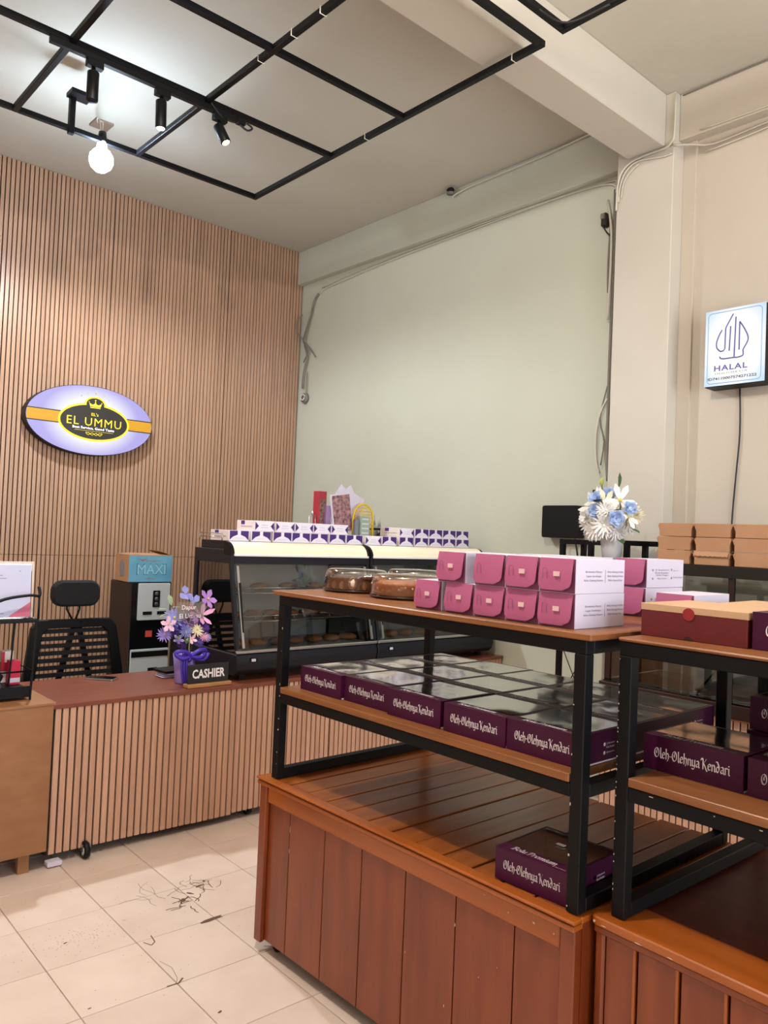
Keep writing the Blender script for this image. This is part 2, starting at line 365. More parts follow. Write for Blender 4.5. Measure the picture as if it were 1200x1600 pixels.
# dirt, cracks and chips between the tiles (worn marks lying on the floor)
ck = MB()
def crack(x, y, pts, wd=0.003):
    P = [Vector((x+dx, y+dy, 0.0006)) for dx, dy in pts]
    for p, q in zip(P, P[1:]):
        d = (q-p).normalized(); n = Vector((-d.y, d.x, 0))*wd/2; ck.quad(p-n, q-n, q+n, p+n)
rc = random.Random(3)
def scribble(x, y, r, n, wd):
    for k in range(n):
        a = rc.uniform(0, 2*PI); px, py = rc.uniform(-r, r), rc.uniform(-r, r)*0.7; pts = [(px, py)]
        for s_ in range(4):
            a += rc.uniform(-0.9, 0.9); px += math.cos(a)*r*0.35; py += math.sin(a)*r*0.35; pts.append((px, py))
        crack(x, y, pts, wd)
def chip(x, y, a, b, ang):
    n = 9; c, s_ = math.cos(ang), math.sin(ang); vs_ = []
    for k in range(n):
        t = 2*PI*k/n; rr = rc.uniform(0.6, 1.1); u, v = a*rr*math.cos(t), b*rr*math.sin(t); vs_.append((x+u*c-v*s_, y+u*s_+v*c, 0.0007))
    ck.add(vs_, [tuple(range(n))])
scribble(1.66, 3.02, 0.06, 9, 0.0022); scribble(1.62, 2.88, 0.05, 10, 0.004); scribble(1.56, 3.05, 0.1, 5, 0.0015); scribble(1.72, 2.96, .05, 5, .003)
chip(1.615, 2.705, 0.055, 0.013, 0.05); chip(1.60, 2.915, 0.02, 0.012, 0.9); chip(1.71, 2.99, 0.022, 0.008, 0.1); chip(1.65, 2.95, 0.018, 0.008, 2)
crack(1.335, 2.70, [(-.005,0),(0.01,-.035),(.03,-.02),(.038,0.03)], 0.004)
crack(1.30, 2.39, [(0,0.0),(0.02,0.03),(.035,.1),(.02,.16)], 0.0015); crack(1.30, 2.39, [(-.03,.005),(.01,0),(.035,.02)], 0.006)
chip(1.11, 2.86, 0.012, 0.005, 0.3); chip(1.335, 2.17, 0.010, 0.006, 0.4); chip(1.03, 2.43, 0.008, 0.004, 0); chip(1.75, 3.02, 0.01, 0.006, 1)
crack(1.75, 2.36, [(-.05,.10),(-.02,.06),(0,.02),(.03,-.02)], 0.002); crack(1.68, 2.38, [(-.02,.04),(.02,.01),(.05,.04)], 0.003)
for k in range(110): chip(rc.gauss(1.17, 0.11), rc.gauss(2.87, 0.06), 0.0022, 0.0016, 0)
for k in range(60): chip(rc.uniform(1.0, 1.9), rc.uniform(2.2, 3.45), 0.0024, 0.0016, 0)
tag(part('floor_grime', ck, mat('floor_dirt', '5d4433', 0.85), fl, fixn=False), kind='stuff')

struct('ceiling', MB().box(XL, XW+0.1, YF, YW+0.1, ZC, ZC+0.1), CEIL)
struct('wall_right', MB().box(XW, XW+0.12, YF, YW+0.1, 0, ZC), WALLG)
struct('wall_left', MB().box(XL-0.1, XL, YF, YW+0.1, 0, ZC), WALLB)
# shop front: piers and lintel round a wide opening
struct('wall_front', MB().box(XL, XL+0.2, YF-0.1, YF, 0, ZC).box(4.1, XW, YF-0.1, YF, 0, ZC).box(XL+0.2, 4.1, YF-0.1, YF, 3.3, ZC), WALLB)
# ledge beam over the green wall, protruding a little
struct('trim_1', MB().box(4.285, XW, 2.70, YW, 3.85, ZC), WALLG, bevel=0.004)
struct('trim_2', MB().box(4.265, XW, YF, 2.33, 3.885, ZC), WALLB, bevel=0.004)
# pillar, the step beside it and the beam
struct('trim_3', MB().box(4.21, XW, 2.33, 2.70, 0, ZC), BEAM, bevel=0.004)
struct('trim_4', MB().box(4.325, XW, 2.25, 2.33, 0, 3.885), WALLB, bevel=0.002)
struct('trim_5', MB().box(XL, 4.21, 2.385, 2.63, 3.85, ZC), BEAM, bevel=0.005)
# beige skin of the right wall this side of the pillar
struct('trim_6', MB().box(4.345, XW, YF, 2.25, 0, 3.885), WALLB)
wb = struct('wall_back', MB().box(XL, XW, YW, YW+0.1, 0, ZC), BLKGAP)
P_ = 0.0329
low = MB().box(0, P_-0.0082, -0.022, 0.001, 0.02, 1.247).mesh('slat', SLAT, bevel=0.0012)
high = MB().box(0, P_-0.0082, -0.022, 0.001, 1.25, ZC-0.002).mesh('slat', SLAT, bevel=0.0012)
x = XW - 0.008; k = 0
while x > 0.85:
    x -= P_ + (0.004 if k % 32 == 24 else 0)
    put('slat', low, wb, (x, YW, 0)); put('slat', high, wb, (x, YW, 0)); k += 1
tag(part('slat_panel', MB().box(XL, x-0.005, YW-0.02, YW+0.001, 0.02, ZC-0.002), SLAT, wb))

# ------------------------------------------------------------------ slatted counters
def slat_run(parent, x0, x1, yf, z0, z1, seams=(), jit=0.006, name='slat', m=SLATC):
    n = int(round((x1-x0)/P_)); p = (x1-x0)/n; r = random.Random(int(x0*100))
    ms = [MB().box(0, p-0.0078, 0, 0.014, z0 + r.uniform(-jit, jit), z1).mesh(name, m, bevel=0.0012) for _ in range(4)]
    for i in range(n): put(name, ms[(i//7) % 4], parent, (x0+i*p+0.003, yf, 0))
cc = thing('cashier_counter', 'cashier counter with pale oak slatted front and reddish brown top', 'counter', (1.275, 3.55, 0))
part('carcass', MB().box(0.0, 1.185, 0.016, 0.575, 0.07, 0.678), BLKGAP, cc)
part('countertop', MB().box(-0.005, 1.19, -0.006, 0.58, 0.680, 0.70), PLYTOP, cc, bevel=0.002)
part('side_edge', MB().box(-0.014, 0.0, -0.002, 0.05, 0.05, 0.678), BLKM, cc)
slat_run(cc, 0.004, 1.185, 0.0, 0.042, 0.680)
for (lx, ly) in ((0.165, -0.012), (1.05, 0.055), (0.165, 0.5), (1.05, 0.5)):
    c = part('caster', MB().lathe([(0.012,-0.012),(0.034,-0.012),(0.038,-0.008),(0.038,0.008),(0.034,0.012),(0.012,0.012)], (lx, ly, 0.038), 22, axis='x'), BLKP, cc)
    part('hub', MB().lathe([(0.0,-0.015),(0.022,-0.013),(0.022,0.013),(0.0,0.013)], (lx, ly, 0.038), 12, axis='x'), STEEL, c)
    part('fork', MB().box(lx-0.019, lx-0.015, ly-0.014, ly+0.018, 0.034, 0.066).box(lx+0.015, lx+0.019, ly-0.014, ly+0.018, 0.034, 0.066).box(lx-0.022, lx+0.022, max(ly, 0.03)-0.02, max(ly, 0.03)+0.03, 0.062, 0.0695), STEEL, c)
solo('folded_paper_wad', MB().prism(rrect(0.062, 0.02, 0.005, 2), lambda a,b,t: (a, t, b+0.016), -0.02, 0.02), WHTC, 'folded white paper wad under the left foot of the slatted counter', 'paper', (1.30, 3.535, 0.0))

dc = thing('display_counter', 'pale oak slatted counter carrying the two glass food warmers', 'counter', (2.475, 3.57, 0))
part('carcass', MB().box(0.0, 1.86, 0.016, 0.6, 0.04, 0.678), BLKGAP, dc)
part('countertop', MB().box(-0.004, 1.865, -0.006, 0.62, 0.680, 0.70), PLYTOP, dc, bevel=0.002)
slat_run(dc, 0.0, 0.355, 0.0, 0.03, 0.680); slat_run(dc, 0.361, 0.98, 0, 0.03, 0.680); slat_run(dc, 0.986, 1.86, 0, 0.03, 0.680)

# plywood cabinet at the left edge
pc = thing('plywood_cabinet', 'plain orange plywood cabinet on short wooden legs at the left edge', 'cabinet', (0.35, 3.50, 0))
part('front_panel', MB().box(0, 0.905, 0, 0.016, 0.085, 0.712), PLYORG, pc, bevel=0.001)
part('side_panel', MB().box(0.892, 0.905, 0.016, 0.55, 0.085, 0.708), PLYORG, pc); part('side_panel', MB().box(0, 0.013, 0.016, 0.55, 0.085, 0.708), PLYORG, pc)
part('top_panel', MB().box(-0.01, 0.912, -0.006, 0.56, 0.712, 0.722), PLYORG, pc, bevel=0.001)
part('bottom_panel', MB().box(0.013, 0.89, 0.016, 0.55, 0.085, 0.10), PLYORG, pc)
for lx, ly in ((0.80, 0.03), (0.06, 0.03), (0.80, 0.5), (0.06, 0.5)): part('leg', MB().box(lx, lx+0.045, ly, ly+0.03, 0, 0.085), PLYORG, pc)

# ------------------------------------------------------------------ big wooden display cabinets
def chips(mb, lst):
    r = random.Random(len(lst))
    for (x, y, z, a, b) in lst:
        n = 7; pts = [(a*0.42*r.uniform(.4,1)*math.cos(2*PI*k/n), b*0.42*r.uniform(.4,1)*math.sin(2*PI*k/n)) for k in range(n)]
        mb.prism(pts, lambda u,v,q: (x+q, y+u, z+v), -0.0005, 0.0004)
dk = thing('wooden_display_cabinet', 'long low red-brown wooden display cabinet with slatted deck, left one', 'cabinet', (1.62, 1.085, 0))
W1 = 1.345; D1 = 0.81; T1 = 0.615
bounds = [0.04, 0.189, 0.391, 0.591, 0.788, 0.976, 1.173, 1.312]
rr_ = random.Random(5)
for a, b in zip(bounds, bounds[1:]):
    part('front_plank', MB().box(0.014, 0.028, a+0.002, b-0.002, 0.045, 0.56), CABW, dk, bevel=0.002)
part('front_backing', MB().box(0.029, 0.036, 0.01, W1-0.01, 0.05, 0.6), BLKGAP, dk)
part('corner_post', MB().box(0.0, 0.03, W1-0.035, W1, 0.035, 0.60), CABW, dk, bevel=0.003)
part('corner_post', MB().box(0.0, 0.03, 0.0, 0.042, 0.035, 0.60), CABW, dk, bevel=0.003)
part('corner_bead', MB().box(-0.004, 0.012, W1-0.047, W1-0.036, 0.04, 0.595), CABW, dk, bevel=0.002)
part('apron_rail', MB().box(0.002, 0.028, 0.043, W1-0.048, 0.532, 0.588), CABW2, dk, bevel=0.004)
part('top_moulding', MB().box(-0.008, 0.03, -0.002, W1+0.008, 0.589, 0.602).box(-0.003, 0.03, 0.0, W1+0.004, 0.602, 0.608), CABW2, dk, bevel=0.002)
part('top_lip', MB().box(-0.012, 0.026, -0.004, W1+0.012, 0.607, T1+0.001), CABW2, dk, bevel=0.003)
part('side_panel', MB().box(0.03, D1, W1-0.016, W1, 0.045, 0.607), CABW, dk); part('side_panel', MB().box(0.03, D1, 0, 0.016, 0.045, 0.607), CABW, dk)
part('back_panel', MB().box(D1-0.014, D1, 0.02, W1-0.02, 0.045, 0.6), CABW, dk); part('side_rail', MB().box(0.027, D1+0.01, W1-0.03, W1+0.01, 0.600, T1), CABW2, dk, bevel=0.002)
part('side_rail', MB().box(0.027, D1, -0.002, 0.03, 0.600, T1), CABW2, dk, bevel=0.002)
ys = [1.1175+0.007, ]; y = 1.118 - 1.085
edges = [0.032, 0.135, 0.235, 0.3755-0.04, 0.4745-0.04+0.004, 0.581-0.04-0.002]
yy = 0.034; pm = None; n = 12; pitch = (W1-0.03-0.034)/n
for i in range(n):
    a = yy + i*pitch; g = rr_.uniform(0.004, 0.010)
    part('deck_plank', MB().box(0.028, D1+rr_.uniform(-0.004, 0.02), a+g/2, a+pitch-g/2, 0.597+rr_.uniform(-0.001,0.001), T1-0.002+rr_.uniform(-0.0015,0.001)), DECKW, dk, bevel=0.002)
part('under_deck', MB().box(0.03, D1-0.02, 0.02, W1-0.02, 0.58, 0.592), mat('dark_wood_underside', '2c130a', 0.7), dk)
for lx, ly in ((0.06, W1-0.07), (0.06, 0.08), (D1-0.08, W1-0.07), (D1-0.08, 0.08), (0.1, 0.65)):
    part('caster', MB().lathe([(0.0,-0.011),(0.020,-0.011),(0.022,-0.007),(0.022,0.007),(0.020,0.011),(0.0,0.011)], (lx, ly, 0.022), 14, axis='x').box(lx-0.015, lx+0.015, ly-0.015, ly+0.015, 0.035, 0.05), BLKP, dk)
cm = MB(); chips(cm, [(-0.0005+0.0145, 0.39, 0.45, .004,.02), (0.0142, 0.30, 0.35,.003,.008), (0.0142,0.24,.40,.004,.004),(0.0012,0.20,.56,.006,.006),(0.0012,.12,.565,.012,.008),(0.0012,.06,.562,.006,.01),(0.0012,.28,.575,.01,.003),(0.0005,0.03,.33,.005,.03),(0.0005,.03,.12,.01,.08),(0.0142,.58,.3,.003,.012),(0.0142,1.17,.47,.003,.05),(0.0142,1.17,.4,.003,.02),(0.0005,1.33,.07,.006,.03),(.0142,.42,.22,.004,.02),(.0142,.1,.26,.004,.004),(0.0142,.15,.2,.003,.006)])
tag(part('paint_chips', cm, CHIP, dk), kind='stuff')

dk2 = thing('wooden_display_cabinet', 'red-brown wooden display cabinet with smooth dark top, right one nearest the camera', 'cabinet', (1.685, 1.072, 0), math.radians(-1.5))
T2 = 0.62; W2 = 1.35; D2 = 0.85
gy = [0.0, -0.027, -0.112, -0.217, -0.326, -0.433, -0.54, -0.647, -0.754, -0.861, -0.968, -1.075, -1.182, -1.289, -1.35]
for i, (a, b) in enumerate(zip(gy, gy[1:])):
    if i == 0: part('corner_post', MB().box(-0.002, 0.03, b+0.001, a, 0.04, 0.595), CABW, dk2, bevel=0.006); continue
    part('front_plank', MB().box(0.0, 0.02, b+0.0035, a-0.0035, 0.04, 0.585), CABW, dk2, bevel=0.002)
    part('bead', MB().box(-0.003, 0.006, b-0.002+0.004, b+0.0045+0.004, 0.04, 0.58), CABW2, dk2, bevel=0.001)
part('front_backing', MB().box(0.021, 0.03, -1.34, -0.01, 0.04, 0.58), BLKGAP, dk2)
fr = [(-0.012, 0.004), (-0.012, -W2), (0.125, -W2), (0.125, -0.06), (0.125, 0.004)]
part('top_moulding', MB().box(-0.008, 0.02, -W2, 0.0, 0.580, 0.60), CABW, dk2, bevel=0.004)
lip = MB(); pts = [(-0.012, -W2), (0.125, -W2), (0.125, 0.008), (0.0, 0.008), (-0.007, 0.004), (-0.012, -0.006)]
lip.prism(pts, lambda a,b,t: (a,b,t), 0.598, T2)
part('top_lip', lip, CABW2, dk2, bevel=0.003)
part('side_border', MB().box(0.126, D2, -0.03, 0.008, 0.598, T2), CABW2, dk2, bevel=0.002)
part('top_panel', MB().box(0.127, D2, -W2, -0.032, 0.598, T2-0.005), DARKW, dk2, bevel=0.002)
part('side_panel', MB().box(0.03, D2, -0.016, 0, 0.04, 0.597), CABW, dk2); part('back_panel', MB().box(D2-0.015, D2, -W2, -0.02, 0.04, 0.597), CABW, dk2)
for lx, ly in ((0.08, -0.08), (0.08, -1.2), (0.75, -0.08), (0.75, -1.2)): part('caster', MB().lathe([(0.0,-0.011),(0.018,-0.011),(0.02,-0.007),(0.02,0.007),(0.018,0.011),(0.0,0.011)], (lx, ly, 0.02), 14, axis='x').box(lx-0.015, lx+0.015, ly-0.015, ly+0.015, 0.034, 0.045), BLKP, dk2)
cm = MB(); chips(cm, [(-0.012,-.004,.608,.01,.01),(-0.0122,-.03,.605,.03,.003),(-0.0122,-.12,.602,.03,.003),(-0.0122,-.2,.603,.02,.003),(-.0005,-.16,.3,.004,.02),(-.0005,-.06,.35,.004,.03),(-.0022,-.01,.3,.004,.05),(-.0022,-.015,.15,.005,.1)])
tag(part('paint_chips', cm, CHIP, dk2), kind='stuff')

# ------------------------------------------------------------------ steel racks
def rack(name, label, loc, rotz, W, D, zb, zm, zt, side):
    # origin at front corner nearest the camera's right (rack 1) ; y runs +W
    t = thing(name, label, 'rack', loc, rotz); s = 0.034
    y0, y1 = (0, W) if W > 0 else (W, 0)
    for (x, y) in ((0, y0), (0, y1-s), (D-s, y0), (D-s, y1-s)): part('post', MB().box(x, x+s, y, y+s, zb, zt-0.052), BLKM, t, bevel=0.002)
    for y in (y0, y1-s): part('bottom_rail', MB().box(s+0.0005, D-s-0.0005, y, y+s, zb+0.0, zb+0.034), BLKM, t, bevel=0.002)
    for z, hh in ((zm-0.056, 0.034), (zt-0.052, 0.034)):
        o = 0.0005 if hh and z < zt-0.06 else -s-0.0
        if z < zt-0.06:
            part('front_rail', MB().box(0.0, s, y0+s+0.0005, y1-s-0.0005, z, z+hh), BLKM, t, bevel=0.002); part('back_rail', MB().box(D-s, D, y0+s+0.0005, y1-s-0.0005, z, z+hh), BLKM, t, bevel=0.002)
            for y in (y0, y1-s): part('side_rail', MB().box(s+0.0005, D-s-0.0005, y, y+s, z, z+hh), BLKM, t, bevel=0.002)
        else:
            part('front_rail', MB().box(0.0, s, y0, y1, z, z+hh), BLKM, t, bevel=0.002); part('back_rail', MB().box(D-s, D, y0, y1, z, z+hh), BLKM, t, bevel=0.002)
            for y in (y0, y1-s): part('side_rail', MB().box(s+0.0005, D-s-0.0005, y, y+s, z, z+hh), BLKM, t, bevel=0.002)
    return t, y0, y1, s
ZM1 = 0.945; ZT1 = 1.287
r1, y0, y1, s = rack('steel_rack', 'two-shelf black steel rack with brown boards on the left wooden cabinet', (1.64, 1.093, 0), 0, 1.30, 0.78, T1+0.0025, ZM1, ZT1, 1)
part('mid_shelf', MB().box(-0.004, 0.776, s+0.002, 1.30-s-0.002, ZM1-0.021, ZM1), SHELFW, r1, bevel=0.002)
part('top_shelf', MB().box(-0.012, 0.80, -0.02, 1.325, ZT1-0.017, ZT1), SHELFW, r1, bevel=0.003)
cm = MB()
for k in range(14): cm.box(-0.0008, 0.0002, (1.27 if k % 3 else 0.03)+random.uniform(-.002, .002), (1.272 if k % 3 else 0.032), 0.63+k*0.04, 0.63+k*0.04+random.uniform(.002,.008))
tag(part('paint_chips', cm, CHIP, r1), kind='stuff')
ZM2 = 0.955; ZT2 = 1.29
r2, y0b, y1b, s = rack('steel_rack', 'two-shelf black steel rack with chipped paint on the right wooden cabinet', (1.703, 1.043, 0), math.radians(-1.0), -1.25, 0.78, T2+0.001, ZM2, ZT2, -1)
part('mid_shelf', MB().box(-0.004, 0.776, -1.25+s+0.002, -s-0.002, ZM2-0.021, ZM2), SHELFW, r2, bevel=0.002)
part('top_shelf', MB().box(-0.003, 0.785, -1.255, 0.003, ZT2-0.0175, ZT2-0.009), SHELFW, r2, bevel=0.003)
cm = MB()
for k in range(22): z = 0.66+random.random()*0.58; cm.box(-0.0007, 0.0003, -0.004, -0.0022, z, z+random.uniform(.001,.005))
for k in range(4): y = -0.1-0.13*k*random.uniform(.8,1.2); cm.box(-0.0007, 0.0, y, y+0.010*random.random(), ZM2-0.030, ZM2-0.028)
tag(part('paint_chips', cm, CHIP, r2), kind='stuff')

# ------------------------------------------------------------------ purple window cake boxes
def cake_box_meshes(w, d, h, seed, fill=CAKE):
    # front faces -x, width runs along y: local y 0..w, x 0..d
    r = random.Random(seed); m = {}
    b = MB(); t = 0.002; e = 0.022
    b.box(0, t, 0, w, 0, h-0.0005); b.box(d-t, d, 0, w, 0, h-0.0005); b.box(t, d-t, 0, t, 0, h-0.0005); b.box(t, d-t, w-t, w, 0, h-0.0005); b.box(t, d-t, t, w-t, 0, t)
    m['body'] = b.mesh('body', PURP)
    l = MB(); l.box(-0.0005, 0.042, -0.0005, w+0.0005, h-0.0015, h+0.0008); l.box(d-e*0.6, d+0.0005, -0.0005, w+0.0005, h-0.0015, h+0.0008)
    l.box(0.042, d-e*0.6, -0.0005, e*0.5, h-0.0015, h+0.0008); l.box(0.042, d-e*0.6, w-e*0.5, w+0.0005, h-0.0015, h+0.0008)
    m['lid_frame'] = l.mesh('lid_frame', PURP)
    f = MB(); n = 5; vs_ = []; fs = []
    for i in range(n+1):
        for j in range(n+1):
            edge = min(i, j, n-i, n-j); z = h + 0.0015 + (0 if edge == 0 else r.uniform(-0.0022, 0.0022))
            vs_.append((0.040+(d-0.040-e*0.5)*i/n, e*0.4+(w-e*0.8)*j/n, z))
    for i in range(n):
        for j in range(n): fs.append((i*(n+1)+j, (i+1)*(n+1)+j, (i+1)*(n+1)+j+1, i*(n+1)+j+1))
    f.add(vs_, fs, 0, True); m['film_window'] = f.mesh('film_window', FILM, fixn=False)
    c = MB().prism(rrect(d-0.05, w-0.04, 0.03, 3), lambda a,b_,t_: (a+d/2, b_+w/2, t_), 0.003, h*0.62)
    m['cake'] = c.mesh('cake', fill, bevel=0.004)
    tx = MB(); swash(tx, 'Oleh-Olehnya Kendari', (-0.0012, w/2, h*0.50), (0,-1,0), (0,0,1), w*0.76, h*0.37)
    swash(tx, 'Bolu Premium', (0.024, w/2+0.01, h+0.0014), (0,-1,0), (1,0,0), w*0.60, 0.026, slant=0.15)
    letter(tx, '@ dapur.elummu', (0.010, w*0.12+0.012, h+0.0014), (0,-1,0), (1,0,0), w*0.17, 0.005)
    for q, (zz, s_) in enumerate(((h*.58, 'Jl. Boulevard'), (h*.47, 'Kota Kendari'), (h*.30, '@elummu'))): letter(tx, s_, (d*0.60, -0.001, zz), (1,0,0), (0,0,1), d*0.16, h*0.07)
    tx.lathe([(0.003,-0.001),(0.005,-0.001)], (d*0.48, 0, h*.57), 10, axis='y'); tx.lathe([(0.003,-0.001),(0.005,-0.001)], (d*0.48, 0, h*.30), 10, axis='y')
    m['lettering'] = tx.mesh('lettering', WHT, fixn=False)
    wl = MB().box(d*0.02, d*0.98, -0.0012, -0.0004, 0.001, 0.005); m['white_edge'] = wl.mesh('white_edge', WHT)
    return m
CBW, CBD, CBH = 0.228, 0.231, 0.080
variants = [cake_box_meshes(CBW, CBD, CBH, s_) for s_ in (1, 2, 3)]
def cake_box(loc, rotz, label, group, v=0, parts=None):
    m = parts or variants[v % 3]; t = thing('cake_box', label, 'cake box', loc, rotz, group)
    for k in m: put(k, m[k], t)
    return t
G1 = 'purple window cake boxes on the middle shelf of the left rack'
rown = ['front', 'middle', 'rear']; ordn = ['rightmost', 'second from right', 'centre', 'second from left', 'leftmost']
ypos = [[1.135, 1.365, 1.607, 1.842, 2.072], [1.128, 1.362, 1.597, 1.83, 2.065], [1.130, 1.362, 1.594, 1.825, 2.058]]
xpos = [[1.686, 1.682, 1.682, 1.697, 1.684], [1.920, 1.918, 1.918, 1.932, 1.919], [2.153, 2.152, 2.152, 2.166, 2.152]]
for rI in range(3):
    for cI in range(5):
        cake_box((xpos[rI][cI], ypos[rI][cI], ZM1+0.0005), 0, 'purple "Oleh-Olehnya Kendari" cake box, %s row, %s on left rack middle shelf' % (rown[rI], ordn[cI]), G1, rI*2+cI)
lone = cake_box((1.632+0.028, 1.13, T1+0.001), math.radians(2.0), 'purple cake box alone on the slatted wooden deck beside the steel post', 'single purple cake box on the deck', 1)
part('white_label', MB().box(0.13, 0.142, 0.105, 0.130, CBH+0.005, CBH+0.006), WHT, lone)
# three boxes on the right rack
bx2 = cake_box_meshes(0.248, 0.235, 0.083, 9)
cake_box((1.812, 0.788, ZM2+0.0005), math.radians(-1), 'large purple cake box with crumpled film window, front left of right rack middle shelf', 'purple cake boxes on the right rack', parts=bx2)
cake_box((1.808, 0.53, ZM2+0.0005), math.radians(-1), 'purple cake box cut by the right picture edge, right rack middle shelf', 'purple cake boxes on the right rack', parts=bx2)
cake_box((2.09, 0.655, ZM2+0.0005), 0, 'purple cake box in rear row of right rack, lower of two stacked', 'purple cake boxes on the right rack', parts=bx2)
cake_box((2.095, 0.65, ZM2+0.0875), 0, 'dark purple cake box stacked on another at rear of right rack', 'purple cake boxes on the right rack', parts=bx2)
cake_box((1.80, 0.525, ZT2-0.0085), math.radians(-1), 'purple cake box beside the dark red box on right rack top', 'purple cake boxes on the right rack', parts=bx2)
# cellophane scrap like gear: none

# red boxes with cream lids on the right rack
def red_box(loc, rotz, label, seal=True):
    w_, d_, h_ = 0.262, 0.24, 0.08
    t = thing('gift_cake_box', label, 'cake box', loc, rotz, 'dark red and cream boxes on the right rack top')
    part('base', MB().box(0, d_, 0, w_, 0, h_-0.017), REDC, t, bevel=0.001)
    part('lid', MB().box(-0.001, d_+0.001, -0.001, w_+0.001, h_-0.017, h_), CREAMC, t, bevel=0.001)
    if seal: part('round_seal', MB().prism([(0.015*math.cos(2*PI*k/20), 0.015*math.sin(2*PI*k/20)) for k in range(20)], lambda a,b,q: (q, a+w_*0.53, b+h_-0.018), -0.0022, -0.0011), mat('seal_red', '8c1a20', 0.6), t)
    part('thumb_notch', MB().prism([(0.011*math.cos(a), 0.009*math.sin(a)) for a in [PI*k/8 for k in range(9)]], lambda a,b,q: (q, a+w_*0.53, b+0.0005), -0.0012, 0.001), mat('notch_shadow', '2c0709', 0.7), t)
    return t
red_box((1.80, 0.782, ZT2-0.0085), math.radians(0), 'dark red box with cream lid and round seal, front of right rack top')
red_box((2.055, 0.70, ZT2-0.0085), math.radians(3), 'cream-lidded box directly behind the dark red box', False)
red_box((2.055, 0.42, ZT2-0.0085), math.radians(1), 'cream-lidded box behind the purple box at the right edge', False)

# ------------------------------------------------------------------ pink flap boxes
PBW, PBD, PBH = 0.1085, 0.222, 0.087
def pink_meshes(sticker, side_txt=True, seed=0):
    m = {}
    m['body'] = MB().box(0, PBD, 0, PBW, 0, PBH).mesh('body', [WHTC], bevel=0.0008)
    # inner pink front face
    m['front_face'] = MB().box(-0.0008, 0.0003, 0.001, PBW-0.001, 0.001, PBH-0.001).mesh('front_face', PINKD)
    # curved flap, rounded at its lower corner, lifted off the front
    fl_ = MB(); wv = PBW-0.006; rows = 8; vs_ = []; fs = []
    for i in range(rows+1):
        z = PBH*(1 - 0.93*i/rows); lift = 0.001+0.010*math.sin(i/rows*PI*0.55)
        k = i/rows; ins = 0.0 if k < 0.7 else 0.028*(1-math.sqrt(max(0, 1-((k-0.7)/0.3)**2)))
        ins2 = ins*0.35
        vs_ += [(-lift, PBW-0.001-ins2, z), (-lift-0.001, PBW*0.5, z), (-lift, 0.006+ins, z)]
    for i in range(rows):
        for j in range(2): fs.append((i*3+j, i*3+j+1, (i+1)*3+j+1, (i+1)*3+j))
    fl_.add(vs_, fs, 0, True)
    fl_.add([(v[0]+0.0012, v[1], v[2]) for v in vs_], [f[::-1] for f in fs], 0, True)
    m['flap'] = fl_.mesh('flap', PINK, fixn=False)
    sl = MB(); pts = [(-0.006 + 0.006*math.cos(a), 0.006*math.sin(a)) for a in [PI*k/8 for k in range(9)]]
    L = [(-0.0135, PBW*0.78+0.007*math.cos(a), PBH*0.62+0.007*math.sin(a)) for a in [PI*k/8 for k in range(9)]]
    L = [(L[0][0], L[0][1], L[0][2]-0.02)] + L + [(L[-1][0], L[-1][1], L[-1][2]-0.02)]
    sl.tube(L, 0.0006, 4); m['thumb_slot'] = sl.mesh('thumb_slot', PINKD)
    if sticker:
        sy = PBW*(0.45); sz = PBH*0.55
        m['price_sticker'] = MB().box(-0.0148, -0.0128, sy-0.009, sy+0.009, sz-0.006, sz+0.006).mesh('price_sticker', PINKS)
    tx = MB()
    if side_txt:
        for i, (a, b) in enumerate((('Brownies Pastry', 'Bolu Gulung Coklat'), ('Lapis Surabaya', 'Bolu Gulung Durian'), ('Bolu Gulung Keswa', 'Bolu Gulung Keju'))):
            z = PBH*(0.63-0.125*i)
            letter(tx, a, (PBD*0.35, -0.0008, z), (1,0,0), (0,0,1), PBD*(0.33, 0.30, 0.38)[i], PBH*0.075, bold=0.01); letter(tx, b, (PBD*0.80, -0.0008, z), (1,0,0), (0,0,1), PBD*(0.33, 0.33, 0.29)[i], PBH*0.075, bold=0.01)
        tx.box(PBD*0.585, PBD*0.588, -0.0008, 0, PBH*0.32, PBH*0.7)
    else:
        for i, z in enumerate((.62, .53, .44, .32)): letter(tx, ('Jl. Boulevard', 'Kota Kendari', 'Sulawesi Tenggara', 'dapur elummu')[i], (PBD*0.40, -0.0008, PBH*z), (1,0,0), (0,0,1), PBD*(.36,.36,.34,.26)[i], PBH*0.07)
        for z in (.62, .32): tx.lathe([(0.002,-0.001),(0.0035,-0.001)], (PBD*0.15, 0, PBH*z), 10, axis='y'); tx.lathe([(0.002,-0.001),(0.0035,-0.001)], (PBD*0.66, 0, PBH*(z+.02)), 10, axis='y')
        letter(tx, '@elummu', (PBD*0.78, -0.0008, PBH*.60), (1,0,0), (0,0,1), PBD*.14, PBH*.06); letter(tx, 'El Ummu Kendari', (PBD*0.84, -0.0008, PBH*.36), (1,0,0), (0,0,1), PBD*.26, PBH*.06)
    m['side_lettering'] = tx.mesh('side_lettering', GREYT, fixn=False)
    return m
pk1 = pink_meshes(True); pk0 = pink_meshes(False); pkb = pink_meshes(False, False)
def pink_box(x, y, z, rz, label, m, g='pink and white flap boxes on the left rack top'):
    t = thing('pastry_box', label, 'pastry box', (x, y, z), rz, g)
    for k in m: put(k, m[k], t)
    return t
nm = ['rightmost', 'second from right', 'third from right', 'fourth from right', 'leftmost']
for i, y in enumerate([1.152, 1.262, 1.372, 1.485, 1.612]):
    pink_box(1.674, y, ZT1+0.0005, math.radians((0, 0, 0.5, 0.5, -1)[i]), 'pink flap box in bottom layer of the front pile, %s' % nm[i], pk1)
